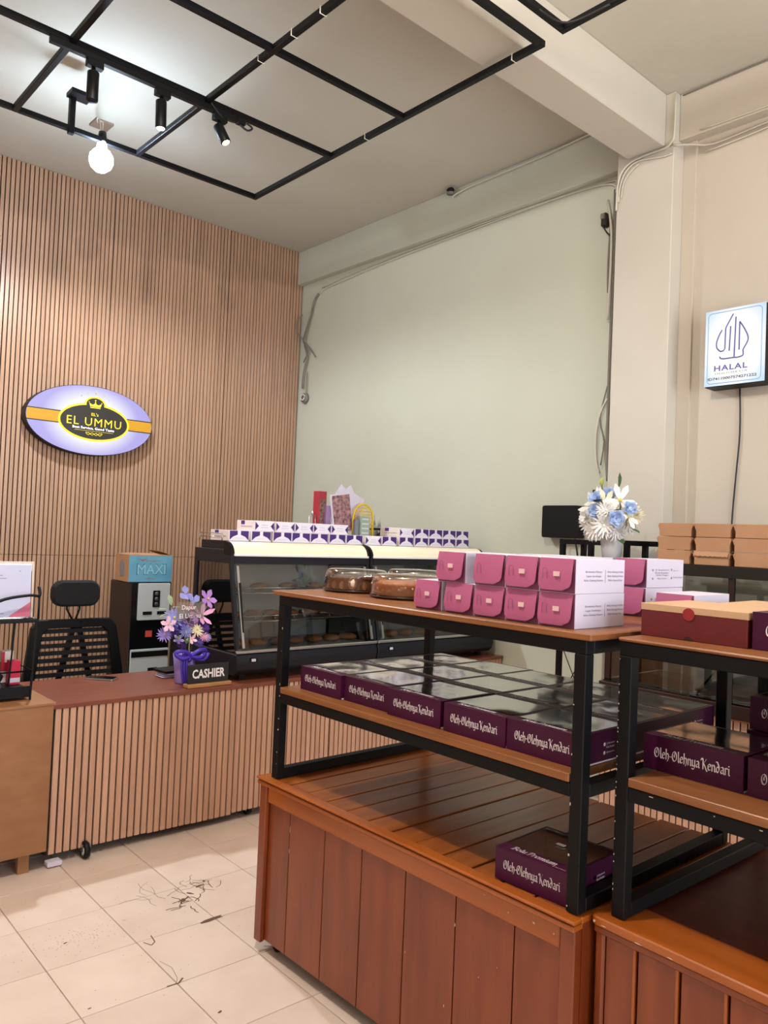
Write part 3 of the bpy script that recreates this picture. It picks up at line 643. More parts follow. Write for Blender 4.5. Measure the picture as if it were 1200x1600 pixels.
for i, y in enumerate([1.152, 1.262, 1.375, 1.520]):
    pink_box(1.672, y, ZT1+PBH+0.001, math.radians((0, 0, 0, -0.5)[i]), 'pink flap box in top layer of the front pile, %s' % ['rightmost', 'second from right', 'third from right without sticker', 'leftmost overhanging'][i], pk0 if i == 2 else pk1)
pink_box(2.20, 1.262, ZT1+PBH+0.0015, 0, 'pink box with address print on white side, upper one of the rear stack', pkb, 'pink boxes at the rear of the rack top')
pink_box(2.19, 1.258, ZT1+0.0005, 0, 'pink box under the address-printed one, lower one of the rear stack', pkb, 'pink boxes at the rear of the rack top')
pink_box(2.045, 1.032+0.0, ZT2-0.0025+0.0, math.radians(2), 'low pink box peeking out behind the dark red box', pkb, 'pink boxes at the rear of the rack top')
for i, y in enumerate([1.335, 1.447]):
    pink_box(1.925, y+0.01, ZT1+0.0005, 0, 'pink box in second row behind the front pile, bottom layer, %s' % ['right','left'][i], pk0, 'second row of pink boxes'); pink_box(1.925, y+0.012, ZT1+PBH+0.001, 0, 'pink box in second row behind the front pile, top layer, %s' % ['right','left'][i], pk0, 'second row of pink boxes')

# ------------------------------------------------------------------ domed cakes
def domed_cake(loc, R, H, label, kind):
    t = thing('domed_cake', label, 'cake', loc, 0, 'ring cakes under clear ribbed domes')
    part('tray', MB().lathe([(R*0.85,0.0),(R*1.04,0.004),(R*1.06,0.010),(R*1.0,0.010)], n=36), mat('clear_tray', '3a2018', 0.3), t)
    d = MB(); n = 64
    prof = [(R*1.0,0.010),(R*1.02,0.014),(R*0.98,H*0.55),(R*1.0,H*0.57),(R*0.94,H*0.9),(R*0.88,H),(R*0.2,H+0.004),(0.0001,H+0.004)]
    d.lathe(prof, n=n, wob=0.022); part('dome', d, PET, t, fixn=False)
    if kind == 'choc':
        part('cake', MB().lathe([(R*0.85,0.006),(R*0.9,0.03),(R*0.86,H*0.62),(R*0.7,H*0.68),(R*0.3,H*0.66),(R*0.15,H*0.4)], n=32), CHOC, t)
        for a in (200, 222, 246, 180, 262):
            x, y = R*0.90*math.cos(math.radians(a)), R*0.90*math.sin(math.radians(a)); rr2 = 0.024 if a == 222 else 0.015
            part('cream_swirl', MB().blob((x*0.98, y*0.98, 0.012+rr2), (rr2*0.7, rr2*0.7, rr2), 10), CREAM, t)
    else:
        b = MB().lathe([(R*0.85,0.006),(R*0.93,0.02),(R*0.91,H*0.55),(R*0.78,H*0.72),(R*0.3,H*0.68),(R*0.15,H*0.4)], n=32)
        part('cake', b, NUTS, t)
        f = MB(); r = random.Random(4)
        for k in range(110):
            a = r.uniform(0, 2*PI); z = r.uniform(0.02, H*0.6); f.blob((R*0.92*math.cos(a), R*0.92*math.sin(a), z), (0.009, 0.009, 0.006), 6)
        tag(part('almond_flakes', f, mat('almond_flake', 'e8bf97', 0.6), t), kind='stuff')
    return t
domed_cake((1.915, 2.29, ZT1), 0.118, 0.082, 'chocolate ring cake with cream swirls under a clear dome, leftmost of the cakes', 'choc')
domed_cake((1.905, 2.005, ZT1), 0.122, 0.080, 'almond-covered ring cake under a clear dome, right of the chocolate cake', 'nut')
domed_cake((2.20, 2.26, ZT1), 0.118, 0.082, 'domed chocolate cake half hidden behind the two front cakes', 'choc')
domed_cake((2.19, 1.98, ZT1), 0.118, 0.082, 'domed almond cake behind, nearest the pink boxes', 'nut')

# ------------------------------------------------------------------ glass food warmers
ZD = 0.702
def food_case(X0, W, label, left):
    t = thing('food_warmer', label, 'display case', (X0, 3.60, ZD))
    D = 0.50
    pf = [(0.03, 0.03), (0.0, 0.055), (-0.012, 0.10), (0.0, 0.145), (D, 0.145), (D, 0.03)]
    part('base', MB().prism(pf, lambda a,b,q: (q, a, b), 0.0, W), CASEM, t, bevel=0.006)
    for x in (0.06, W-0.08):
        for y in (0.06, D-0.08): part('foot', MB().box(x, x+0.03, y, y+0.03, 0, 0.035), BLKP, t)
    part('front_trim', MB().box(0.0, W, -0.006, 0.014, 0.147, 0.163), SILV, t, bevel=0.003)
    sw = MB().prism(rrect(0.045, 0.022, 0.004, 2), lambda a,b,q: (a+0.10, q, b+0.112), -0.014, -0.004); c = part('power_switch', sw, BLKP, t)
    part('rocker', MB().box(0.085, 0.110, -0.017, -0.013, 0.105, 0.119), WHTC, c)
    # side frames: sloping front post, dark surround
    fy0, fz0, fy1, fz1 = 0.006, 0.165, 0.105, 0.615
    for x in (0.0, W-0.022):
        part('side_frame', MB().bar((x+0.011, fy0+0.008, fz0), (x+0.011, fy1+0.008, fz1), 0.02, 0.022).box(x, x+0.022, 0.10, D, 0.615, 0.665).box(x, x+0.022, D-0.03, D, 0.146, 0.615), CASEM, t, bevel=0.001)
        sg = MB().prism([(0.03, 0.15), (D-0.03, 0.15), (D-0.03, 0.62), (0.12, 0.62)], lambda a,b,q: (q, a, b), x+0.009, x+0.012)
        part('side_glass', sg, TINT, t)
    part('header', MB().box(0.022, W-0.022, 0.098, 0.125, 0.615, 0.662), CASEM, t)
    letter_mb = MB(); letter(letter_mb, 'WARMER', (W-0.06, 0.0965, 0.642), (1,0,0), (0,0,1), 0.05, 0.012); 
    # front sliding glass
    for x0, x1, off in ((0.03, W*0.5+0.02, 0.0), (W*0.5-0.02, W-0.03, 0.008)):
        g = MB(); g.add([(x0, fy0+off, fz0+0.002), (x1, fy0+off, fz0+0.002), (x1, fy1+off, fz1-0.002), (x0, fy1+off, fz1-0.002)], [(0,1,2,3)])
        gg = part('front_glass', g, GLASS, t, fixn=False)
    for x in (0.034, W-0.046):
        h = part('front_post', MB().bar((x+0.006, fy0-0.006, fz0+0.01), (x+0.006, fy1-0.006, fz1-0.012), 0.014, 0.008), SILV, t)
        part('handle_strip', MB().bar((x+0.010, fy0+0.012, fz0+0.09), (x+0.010, fy1-0.034, fz1-0.10), 0.009, 0.008), BLKP, h)
    # lit curved canopy
    n = 7; arc = [(0.098+0.075*(1-math.cos(k/n*PI/2)), 0.662+0.072*math.sin(k/n*PI/2)) for k in range(n+1)]
    cv = MB(); vs_ = []; fs = []
    for (a, b) in arc: vs_ += [(0.02, a, b), (W-0.02, a, b)]
    for i in range(n): fs.append((i*2, i*2+1, i*2+3, i*2+2))
    cv.add(vs_, fs, 0, True); cn = part('lit_canopy', cv, LITC, t, fixn=False)
    part('canopy_lip', MB().box(0.015, W-0.015, 0.088, 0.099, 0.656, 0.668), mat('white_lip', 'e9e6ea', 0.4), t, bevel=0.002)
    for x in (0.0, W-0.02):
        part('canopy_cap', MB().prism(arc + [(0.180, 0.734), (0.180, 0.664)], lambda a,b,q: (q, a, b), x, x+0.02), BLKP, t)
    part('top_panel', MB().box(0.0, W, 0.180, D, 0.664, 0.690), CASEM, t, bevel=0.002); part('top_plinth', MB().box(0.03, W, 0.182, D-0.02, 0.6905, 0.735), CASEM, t)
    part('back_panel', MB().box(0.022, W-0.022, D-0.02, D-0.012, 0.147, 0.66), CASEI, t)
    part('floor_panel', MB().box(0.022, W-0.022, 0.02, D-0.02, 0.147, 0.153), CASEI, t)
    for z, y0_ in ((0.30, 0.10), (0.45, 0.14)):
        sh = part('shelf', MB().box(0.024, W-0.024, y0_, D-0.03, z, z+0.006), mat('shelf_steel', '8a8a88', 0.35, metal=0.6), t)
        rl = MB()
        rl.tube([(0.03, y0_-0.004, z+0.03), (W-0.03, y0_-0.004, z+0.03)], 0.0028, 5); rl.tube([(0.03, y0_-0.004, z-0.0), (W-0.03, y0_-0.004, z-0.0)], 0.0028, 5)
        for k in range(8): x = 0.04+(W-0.08)*k/7; rl.tube([(x, y0_-0.004, z), (x, y0_-0.004, z+0.03)], 0.0018, 4)
        part('wire_rail', rl, STEEL, sh)
    if left:
        wr = MB()
        for z in (0.755, 0.775): wr.tube([(0.01, 0.22, z), (0.01, 0.47, z), (0.3, 0.49, z)], 0.0025, 5)
        for p in ((0.01, 0.22), (0.01, 0.47)): wr.tube([(p[0], p[1], 0.735), (p[0], p[1], 0.775)], 0.0025, 5)
        part('top_guard_wire', wr, STEEL, t)
    r = random.Random(int(X0*10)); k = 0
    for z, y0_ in ((0.153, 0.07), (0.306, 0.13), (0.456, 0.17)):
        n = 7 if z < 0.4 else 5
        for i in range(n):
            k += 1; lev = 'bottom tray' if z < .2 else ('middle shelf' if z < .4 else 'upper shelf'); x = X0 + 0.10 + (W-0.2)*i/(n-1) + r.uniform(-.01, .01); zz = ZD+z
            b = MB().blob((0, 0, 0.022), (0.052+r.uniform(-.008,.008), 0.06, 0.022), 10, jit=0.03)
            solo('bread', b, BREAD, 'brown baked bread on the %s of the %s glass food warmer' % (lev, 'left' if left else 'right'), 'bread', (x, 3.6+y0_+0.10, zz+0.0005), r.uniform(0, 3), 'breads on the %s of the %s food warmer' % (lev, 'left' if left else 'right'))
    return t
food_case(2.215, 0.975, 'glass food warmer with lit cream canopy, left one next to the cashier', True)
food_case(3.20, 1.06, 'glass food warmer with lit cream canopy, right one by the green wall', False)

# small white and purple boxes on the warmers
SW, SDp, SH = 0.130, 0.19, 0.0585
def small_box_meshes(kind):
    m = {}
    m['body'] = MB().box(0, SW, 0, SDp, 0, SH).mesh('body', BOXW, bevel=0.001)
    f = MB(); e = -0.0012
    def ppoly(pts): f.add([(a*SW, e, b*SH) for a, b in pts], [tuple(range(len(pts)))])
    if kind == 'bell':
        ppoly([(0.03,0.97),(0.42,0.97),(0.42,0.60),(0.20,0.42),(0.03,0.10)]); ppoly([(0.58,0.97),(0.97,0.97),(0.97,0.10),(0.80,0.42),(0.58,0.60)])
    elif kind == 'bow':
        ppoly([(0.02,0.90),(0.20,0.50),(0.02,0.10)]); ppoly([(0.98,0.90),(0.98,0.10),(0.80,0.50)])
    m['purple_pattern'] = f.mesh('purple_pattern', VCHIP, fixn=False)
    t = MB()
    if kind == 'bow': letter(t, 'El Ummu', (SW/2, e, SH*.60), (1,0,0), (0,0,1), SW*.3, SH*.09); letter(t, 'Best Service', (SW/2, e, SH*.36), (1,0,0), (0,0,1), SW*.36, SH*.08)
    else: letter(t, 'Dapur El Ummu', (SW/2, e, SH*.28), (1,0,0), (0,0,1), SW*.42, SH*.08)
    m['lettering'] = t.mesh('lettering', mat('lilac_print', '8a86b8', 0.6), fixn=False)
    s_ = MB().box(-0.0012, -0.0004, 0.002, SDp-0.002, 0.002, SH-0.002); m['side_face'] = s_.mesh('side_face', BOXS)
    q = MB().box(-0.002, -0.001, SDp*0.55, SDp*0.75, SH*0.62, SH*0.98); letter(q, 'DAPUR ELUMMU', (-0.002, SDp*0.45, SH*0.42), (0,-1,0), (0,0,1), SDp*0.6, SH*0.13, bold=0.02)
    m['side_print'] = q.mesh('side_print', VCHIP, fixn=False)
    return m
SBM = {k: small_box_meshes(k) for k in ('bell', 'bow')}
def small_box(x, y, z, kind, label, rz=0):
    t = thing('small_cake_box', label, 'box', (x, y, z), rz, 'white and purple boxes on top of the food warmers')
    for k in SBM[kind]: put(k, SBM[kind][k], t)
lowx = [2.246, 2.388, 2.532, 2.662, 2.795, 2.935, 3.068, 3.223, 3.362, 3.512, 3.651, 3.783, 3.918, 4.052]
words = ['first', 'second', 'third', 'fourth', 'fifth', 'sixth', 'seventh', 'eighth', 'ninth', 'tenth', 'eleventh', 'twelfth', 'thirteenth', 'fourteenth']
zt_ = ZD+0.7355
for i, x in enumerate(lowx): small_box(x, 3.785, zt_, 'bow' if i == 7 else 'bell', 'small purple and white box, %s from left in the bottom row on the warmers' % words[i], random.uniform(-.03, .03) if i not in (7,) else 0)
upx = [2.43, 2.57, 2.705, 2.838, 2.973]
for i, x in enumerate(upx): small_box(x-0.02, 3.788, zt_+SH+0.001, 'bow', 'small white box with purple triangles, %s from left in the left upper row' % words[i])
upx2 = [3.545, 3.683, 3.815, 3.948, 4.08]
for i, x in enumerate(upx2): small_box(x-0.03, 3.788, zt_+SH+0.001, 'bow' if i == 0 else 'bell', 'small box, %s from left in the right upper row on the warmers' % words[i])

# ------------------------------------------------------------------ clutter standing behind the boxes on the warmers
CL = 'on top of the warmer'
ZT = ZD + 0.7355
bf = thing('box_file', 'red box file with patterned front standing behind the white boxes', 'file', (3.03, 4.035, ZT))
part('cover', MB().box(0, 0.066, 0, 0.055, 0, 0.33), mat('box_file_red', '9c2434', 0.5), bf, bevel=0.002)
part('patterned_front', MB().box(0.012, 0.058, -0.0015, 0, 0.02, 0.28), mat('floral_print', '8a6a58', 0.6, noise=60, col2='3f1c28'), bf)
solo('purple_folder', MB().box(-0.02, 0.02, 0, 0.02, 0, 0.24), mat('mauve_card', '8e6d98', 0.6), 'mauve folder leaning beside the red box file', 'folder', (3.10, 4.015, ZT))
gp = thing('patterned_folder', 'tilted folder with dark floral pattern and white border above the white boxes', 'folder', (3.155, 4.0, ZT+0.0))
gp.rotation_euler = (0, math.radians(-9), 0)
part('cover', MB().box(-0.01, 0.15, 0, 0.008, 0.06, 0.315), WHTC, gp)
part('floral_pattern', MB().box(0.0, 0.146, -0.0015, 0, 0.07, 0.305), mat('dark_floral', '3a2230', 0.6, noise=45, col2='b98a8a'), gp)
pp = solo('paper_sheet', MB().prism([(0,0.12),(0.20,0.16),(0.25,0.36),(0.16,0.40),(0.13,0.45),(0.09,0.42),(0.05,0.45),(0.0,0.38)], lambda a,b,q: (a,q,b), 0, 0.003), WHTC, 'crumpled white paper sheets sticking up behind the patterned folder', 'paper', (3.15, 4.022, ZT-0.065))
solo('paper_cone', MB().prism([(0,0.0),(0.05,0.02),(0.04,0.11)], lambda a,b,q: (a,q,b), 0, 0.003), WHTC, 'white paper corner below the patterned folder', 'paper', (3.085, 3.99, ZT+0.05))
yb = thing('wire_basket', 'yellow mesh basket standing on end behind the white boxes', 'basket', (3.365, 3.985, ZT-0.035)); ym = mat('yellow_wire', 'd8b51c', 0.5)
ring = [(0.115*math.cos(a)*0.75, 0, 0.20+0.10*math.sin(a)) for a in [PI*k/10 for k in range(11)]]
part('rim', MB().tube([(0.086,0,0.036)]+ring+[(-0.086,0,0.036)], 0.006, 6), ym, yb)
mm = MB()
for k in range(-6, 7):
    x = k*0.0125
    zt2 = 0.20 + 0.10*math.sqrt(max(0, 1-(x/0.086)**2)); mm.tube([(x, 0, 0.036), (x, 0, zt2)], 0.0018, 4)
for k in range(2, 14): z = k*0.021; xx = 0.086*(1 if z < 0.2 else math.sqrt(max(0, 1-((z-0.2)/0.1)**2))); mm.tube([(-xx, 0, z), (xx, 0, z)], 0.0018, 4)
tag(part('mesh', mm, ym, yb), kind='stuff')
gc = thing('grey_carton', 'slim grey-green carton with printed rows beside the yellow basket', 'carton', (3.275, 3.965+0.06, ZT))
gc.location = (3.30, 3.978-0.05, ZT)
part('carton', MB().box(0, 0.075, 0, 0.04, 0, 0.185), mat('grey_green_card', '8e9a90', 0.6), gc, bevel=0.001)
q = MB()
for k in range(5): q.box(0.01, 0.065, -0.001, 0, 0.04+0.03*k, 0.05+0.03*k)
part('print', q, mat('pale_print', 'b9c2bc', 0.6), gc)
solo('phone_box', MB().box(0, 0.03, 0, 0.02, 0, 0.16), mat('grey_phone', '77797c', 0.4), 'narrow grey box left of the grey-green carton', 'box', (3.262, 3.94, ZT))
pb = thing('pump_bottle', 'little pink-capped bottle right of the yellow basket', 'bottle', (3.475, 4.06, ZT))
part('bottle', MB().lathe([(0.022,0),(0.024,0.01),(0.024,0.12),(0.012,0.14),(0.012,0.15)], n=14), mat('bottle_pale', 'c9b4b4', 0.3), pb); part('cap', MB().lathe([(0.014,0.15),(0.014,0.185),(0.004,0.19)], n=12), mat('cap_pink', 'd8a0a8', 0.4), pb)
for i, (x, h) in enumerate(((3.525, 0.20), (3.575, 0.185))):
    s_ = thing('sauce_bottle', 'grey squeeze bottle with pointed nozzle, %s of two' % ('left' if i == 0 else 'right'), 'bottle', (x, 4.06, ZT), 0, 'grey pointed squeeze bottles')
    part('bottle', MB().lathe([(0.024,0),(0.026,0.01),(0.026,h*0.6),(0.014,h*0.68)], n=14), mat('bottle_grey', '9a9a92', 0.4), s_); part('nozzle', MB().lathe([(0.013,h*0.68),(0.003,h)], n=10), mat('bottle_grey', '9a9a92', 0.4), s_)
bfm = thing('black_frame', 'open black frame stand on the warmer between the box rows', 'stand', (3.385, 3.99, ZT))
part('frame', MB().box(0, 0.20, 0, 0.02, 0.098, 0.113).box(0, 0.02, 0, 0.02, 0, 0.098).box(0.185, 0.20, 0, 0.02, 0, 0.098), BLKP, bfm)
part('loop', MB().tube(smooth_path([(0.12,0.01,0.003),(0.11,0.01,0.05),(0.15,0.01,0.08),(0.17,0.01,0.06)]), 0.003, 5), BLKP, bfm)
solo('wire_holder', MB().tube([(0,0,0),(0,0,0.17),(0.03,0,0.17),(0.05,0,0.17)], 0.003, 5).tube([(0.05,0,0.17),(0.05,0,0)], 0.003, 5).tube([(0.025,0,0.17),(0.025,0,0.2)], 0.006, 5), SILV, 'thin metal wire holder left of the red box file', 'holder', (2.975, 4.05, ZT))

# ------------------------------------------------------------------ cashier top items
ZK = 0.7005
ph = thing('smartphone', 'black smartphone lying face up on the cashier counter', 'phone', (1.675, 4.02, ZK), math.radians(-48))
part('body', MB().prism(rrect(0.155, 0.075, 0.012, 4), lambda a,b,q: (a,b,q), 0.0, 0.009), SILV, ph, bevel=0.001); part('screen', MB().prism(rrect(0.150, 0.070, 0.010, 4), lambda a,b,q: (a,b,q), 0.0092, 0.0100), mat('dark_screen', '0d0f14', 0.08), ph)
for i in range(3):
    solo('takeaway_tray', MB().prism(rrect(0.15, 0.11, 0.02, 4), lambda a,b,q: (a*(0.9+0.1*(q > 0.001)),b*(0.9+0.1*(q > 0.001)),q), 0.0, 0.006), WHTC, 'white flat tray behind the purple vase, %s of the stack' % ['bottom', 'middle', 'top'][i], 'tray', (2.02+0.006*i, 3.93, ZK+0.0085*i), 0.1*i, 'flat white trays behind the vase')
solo('tablet', MB().prism(rrect(0.19, 0.13, 0.01, 3), lambda a,b,q: (a,b,q), 0.0, 0.012), BLKP, 'black tablet lying on the white trays behind the vase', 'tablet', (2.045, 3.945, ZK+0.026), 0.1)
cs = thing('cashier_sign', 'black block sign reading CASHIER on a wooden foot at the counter edge', 'sign', (2.055, 3.602, ZK), math.radians(0))
part('foot', MB().box(-0.125, 0.125, -0.028, 0.028, 0, 0.018), mat('pale_wood_foot', 'b98a5c', 0.5, noise=8, col2='a5764a', stretch=(1, 6, 6)), cs, bevel=0.003)
sb = part('plate', MB().box(-0.115, 0.115, -0.006, 0.006, 0.018, 0.112), mat('slate_black', '1c1c1f', 0.5), cs, bevel=0.002)
q = MB(); letter(q, 'CASHIER', (0.0, -0.0068, 0.066), (1,0,0), (0,0,1), 0.185, 0.046, bold=0.03); part('lettering', q, WHT, sb, fixn=False)

def petal(mb, base, d, side, nrm, L, Wd, cup, m=0, curl=0.0):
    base = Vector(base); pts = []
    for k, (t, wf) in enumerate(((0, 0.25), (0.35, 0.8), (0.7, 1.0), (1.0, 0.12))):
        c = base + d*L*t + nrm*(cup*L*t*t*(1-curl*t)); pts += [c - side*Wd*wf/2 - nrm*0.0, c + side*Wd*wf/2]
    mb.add(pts, [(0,1,3,2),(2,3,5,4),(4,5,7,6)], m, True)
def flower(kind, c, n, R, mats, seed=0):
    r = random.Random(seed); mb = MB(); n = Vector(n).normalized(); u = n.cross(Vector((0,0,1)) if abs(n.z) < 0.9 else Vector((1,0,0))).normalized(); v = n.cross(u)
    c = Vector(c)
    lay = {'daisy': [(14, 1.0, 0.22, 0.15), (10, 0.75, 0.22, 0.45)], 'mum': [(16, 1.0, 0.16, 0.2), (14, 0.85, 0.16, 0.5), (12, 0.65, 0.16, 0.9), (8, 0.4, 0.16, 1.4)],
           'lily': [(3, 1.15, 0.42, 0.35), (3, 1.1, 0.40, 0.6)], 'rose': [(5, 0.9, 0.75, 0.35), (5, 0.75, 0.7, 0.8), (5, 0.55, 0.6, 1.4), (4, 0.35, 0.5, 2.4)], 'cosmos': [(5, 1.0, 0.6, 0.25)],
           'orchid': [(3, 1.0, 0.85, 0.1), (2, 0.8, 1.0, 0.2)]}[kind]
    for li, (k, l, wd, cup) in enumerate(lay):
        o = r.uniform(0, 1)
        for i in range(k):
            a = 2*PI*(i+o)/k + r.uniform(-.08, .08); d = u*math.cos(a) + v*math.sin(a); s_ = n.cross(d)
            petal(mb, c + n*0.002*li + d*R*0.06, d, s_, n, R*l*r.uniform(0.9, 1.05), R*wd, cup*r.uniform(0.8, 1.2), 0, 0.5 if kind == 'lily' else 0.2)
    if kind in ('daisy', 'lily', 'cosmos', 'mum'): mb.blob(c + n*R*0.12, (R*0.13,)*3, 6, m=1)
    return mb
def leafy(c, d, L, Wd):
    mb = MB(); d = Vector(d).normalized(); s_ = d.cross(Vector((0,0,1))).normalized() if abs(d.z) < 0.95 else Vector((1,0,0)); n = s_.cross(d); petal(mb, c, d, s_, n, L, Wd, -0.25); return mb

vf = thing('purple_flower_vase', 'lilac wrapped vase with violet ribbon and mixed purple flowers beside the cashier sign', 'flower vase', (1.990, 3.735, ZK))
part('vase', MB().lathe([(0.042,0),(0.046,0.005),(0.052,0.08),(0.060,0.15),(0.056,0.152),(0.03,0.13)], n=20), VASEP, vf)
rb = MB()
for a0, r0 in ((0, 0.05), (0.5, 0.052), (-0.5, 0.052)): rb.tube(smooth_path([(0.02*a0-0.03, -0.06, 0.16), (-0.035+0.03*a0, -0.064, 0.10), (-0.02+0.02*a0, -0.060, 0.0)]), 0.006, 5)
for sx in (-1, 1):
    rb.tube(smooth_path([(0, -0.062, 0.145), (sx*0.045, -0.075, 0.175), (sx*0.085, -0.06, 0.165), (sx*0.05, -0.068, 0.135), (0, -0.062, 0.145)]), 0.011, 6)
    rb.tube(smooth_path([(0, -0.06, 0.14), (sx*0.04+0.03, -0.065, 0.12), (sx*0.05+0.06, -0.05, 0.15)]), 0.009, 5)
part('ribbon', rb, RIB, vf)
rv = random.Random(11)
fl_list = [('daisy', (-0.09,-0.04,0.34), 0.055, PLB), ('rose', (-0.01,-0.06,0.325), 0.045, mat('mauve_petal','a886b8',.6)), ('lily', (0.055,-0.05,0.35), 0.065, PP), ('cosmos', (0.10,-0.03,0.43), 0.055, mat('orchid_petal','b487d6',.6)),
 ('orchid', (0.0,0.02,0.455), 0.042, PLB), ('orchid', (0.035,0.0,0.43), 0.036, PLB), ('cosmos', (-0.125,-0.05,0.31), 0.04, mat('pale_pink_petal','e6bcd4',.6)), ('rose', (-0.065,-0.05,0.30), 0.045, PV),
 ('daisy', (0.015,-0.085,0.28), 0.04, PCR), ('daisy', (0.055,-0.08,0.245), 0.032, PP), ('mum', (-0.045,-0.08,0.275), 0.034, PLB), ('mum', (-0.13,-0.02,0.255), 0.04, PL), ('rose', (0.05,-0.07,0.29), 0.034, PD),
 ('cosmos', (-0.08,-0.075,0.235), 0.028, PL), ('cosmos', (-0.015,-0.09,0.235), 0.03, mat('pale_pink_petal','e6bcd4',.6)), ('daisy', (0.09,-0.06,0.235), 0.026, PL), ('mum', (0.09,-0.03,0.28), 0.03, PD), ('mum', (-0.06,-0.07,0.21), 0.028, PD), ('mum', (0.03,-0.075,0.215), 0.03, PV),
 ('mum', (0.0,-0.02,0.33), 0.05, PD), ('mum', (-0.07,0.02,0.28), 0.05, PV), ('mum', (0.07,0.02,0.28), 0.05, PV)]
for i, (k, c, R, m) in enumerate(fl_list):
    part('flower', flower(k, c, (c[0]*2, -0.8, 0.35+rv.uniform(-.2,.3)), R, None, i), [m, PY], vf, fixn=False)
for c, d in (((-0.09,0,0.40),(-.2,-.1,1)), ((-0.10,0,0.38),(-1,0,.3)), ((-0.09,0,0.39),(.8,-.2,.2)), ((-0.10,0,0.36),(-1,-.2,-.05)), ((-0.07,0,0.36),(.8,-.3,.3))): part('pale_leaf', leafy(c, d, 0.055, 0.028), LEAFL, vf, fixn=False)
for c, d in (((0.10,-0.02,0.34),(.5,-.2,.8)), ((-0.08,-0.06,0.25),(-.3,-.8,.2)), ((-0.02,-.06,.26),(-.4,-.6,-.3)), ((0.02,-.03,.38),(0,-.5,.7)), ((0.1,-.03,.25),(1,-.2,.0))): part('leaf', leafy(c, d, 0.07, 0.03), LEAF, vf, fixn=False)
part('stem', MB().tube([(0.02,0,0.1),(0.06,0,0.3),(0.11,-0.02,0.40)], 0.003, 5).tube([(0,0,0.1),(-0.05,0,0.3),(-0.09,0,0.40)], 0.003, 5).tube([(0,0,.1),(.01,.01,.3),(.015,.01,.43)], .003, 5), LEAF, vf)
aps = thing('acrylic_sign', 'clear acrylic topper with white words Dapur El Ummu rising from the purple flowers', 'sign', (1.975, 3.665, ZK))
part('panel', MB().prism(rrect(0.15, 0.10, 0.012, 3), lambda a,b,q: (a, q, b+0.372), 0, 0.003), ACR, aps); part('stick', MB().box(-0.003, 0.003, 0, 0.003, 0.17, 0.322), ACR, aps)
q = MB(); letter(q, 'Dapur', (-0.012, -0.0015, 0.392), (1,0,0), (0,0,1), 0.080, 0.030, bold=0.01); letter(q, 'El Ummu', (-0.005, -0.0015, 0.352), (1,0,0), (0,0,1), 0.118, 0.024, bold=0.01)
part('lettering', q, WHT, aps, fixn=False)
sc_ = thing('side_cabinet', 'low dark cabinet standing behind the cashier counter beneath the pink cup', 'cabinet', (2.60, 4.75, 0))
part('carcass', MB().box(0, 0.28, 0, 0.35, 0, 0.80), BLKP, sc_, bevel=0.004); part('door', MB().box(0.01, 0.27, -0.008, 0, 0.05, 0.78), CASEM, sc_)
part('shelf_board', MB().box(-0.03, 0.28, -0.03, 0.36, 0.80, 0.82), mat('grey_board', '8a8d86', 0.6), sc_)
cup = thing('pink_cup', 'bright pink plastic cup standing above the purple flowers', 'cup', (2.285, 4.55, 0.0))
cup.location = (2.62+0.03, 4.85, 0.8205)
part('cup', MB().lathe([(0.032,0),(0.034,0.003),(0.046,0.125),(0.049,0.13),(0.046,0.13),(0.03,0.01)], n=20), mat('magenta_plastic', 'd81f63', 0.35), cup)
part('label', MB().lathe([(0.0375,0.04),(0.0425,0.09)], n=20), mat('magenta_dark', 'b9185a', 0.4), cup, fixn=False)
cup.scale = (1.2, 1.2, 1.2)

# black wire rack with notice at the left edge
lr = thing('wire_desk_rack', 'two-level black wire desk rack on the plywood cabinet', 'rack', (0.86, 3.60, 0.7225))
pr_ = [(0.325, 0.0), (0.325, 0.30), (0.0, 0.0), (0.0, 0.30)]
for (x, y) in pr_: part('post', MB().bar((x, y, 0), (x+0.012, y, 0.35), 0.008, 0.008), BLKM, lr)
part('top_tray', MB().box(0.0, 0.345, -0.005, 0.305, 0.335, 0.350), BLKM, lr, bevel=0.002)
part('lower_tray', MB().box(0.004, 0.325, 0.0, 0.30, 0.012, 0.045).box(0.004, 0.325, 0.0, 0.004, 0.045, 0.06), BLKM, lr)
part('mid_rail', MB().tube([(0.0,0,0.125),(0.33,0,0.125),(0.33,0.3,0.125),(0,0.3,0.125)], 0.004, 5), BLKM, lr)
part('curved_guard', MB().tube(smooth_path([(0.0,-0.004,0.385),(0.10,-0.004,0.40),(0.20,-0.004,0.44),(0.30,-0.004,0.455),(0.342,0.0,0.452),(0.345,0.02,0.49)]), 0.007, 6).tube([(0.342,0.0,0.452),(0.342,0.0,0.35)], 0.005, 5), BLKM, lr)
part('inner_divider', MB().bar((0.27,0.12,0.04), (0.285,0.12,0.335), 0.006, 0.006), BLKM, lr)
nt_ = thing('payment_notice', 'white payment notice in a clear holder on the wire rack', 'notice', (0.92, 3.66, 1.0735))
nt_.rotation_euler = (math.radians(-4), 0, math.radians(-3))
part('holder', MB().box(-0.06, 0.272, 0.003, 0.008, 0, 0.245).box(-0.06, 0.272, -0.03, 0.003, 0.0, 0.004), ACR, nt_)
part('holder_edge', MB().box(-0.06, 0.274, 0.001, 0.009, 0.238, 0.248).box(0.266, 0.274, 0.001, 0.009, 0, 0.238), mat('acrylic_edge', 'c9b3a6', 0.3), nt_)
sh = part('sheet', MB().box(-0.055, 0.262, 0.0, 0.002, 0.005, 0.232), mat('paper_lilac', 'bdbfdc', 0.6), nt_)
part('pink_corner', MB().add([(0.262,-0.001,0.006),(0.262,-0.001,0.07),(0.17,-0.001,0.006)], [(0,1,2)]), mat('pink_print', 'c05f7c', 0.6), sh, fixn=False)
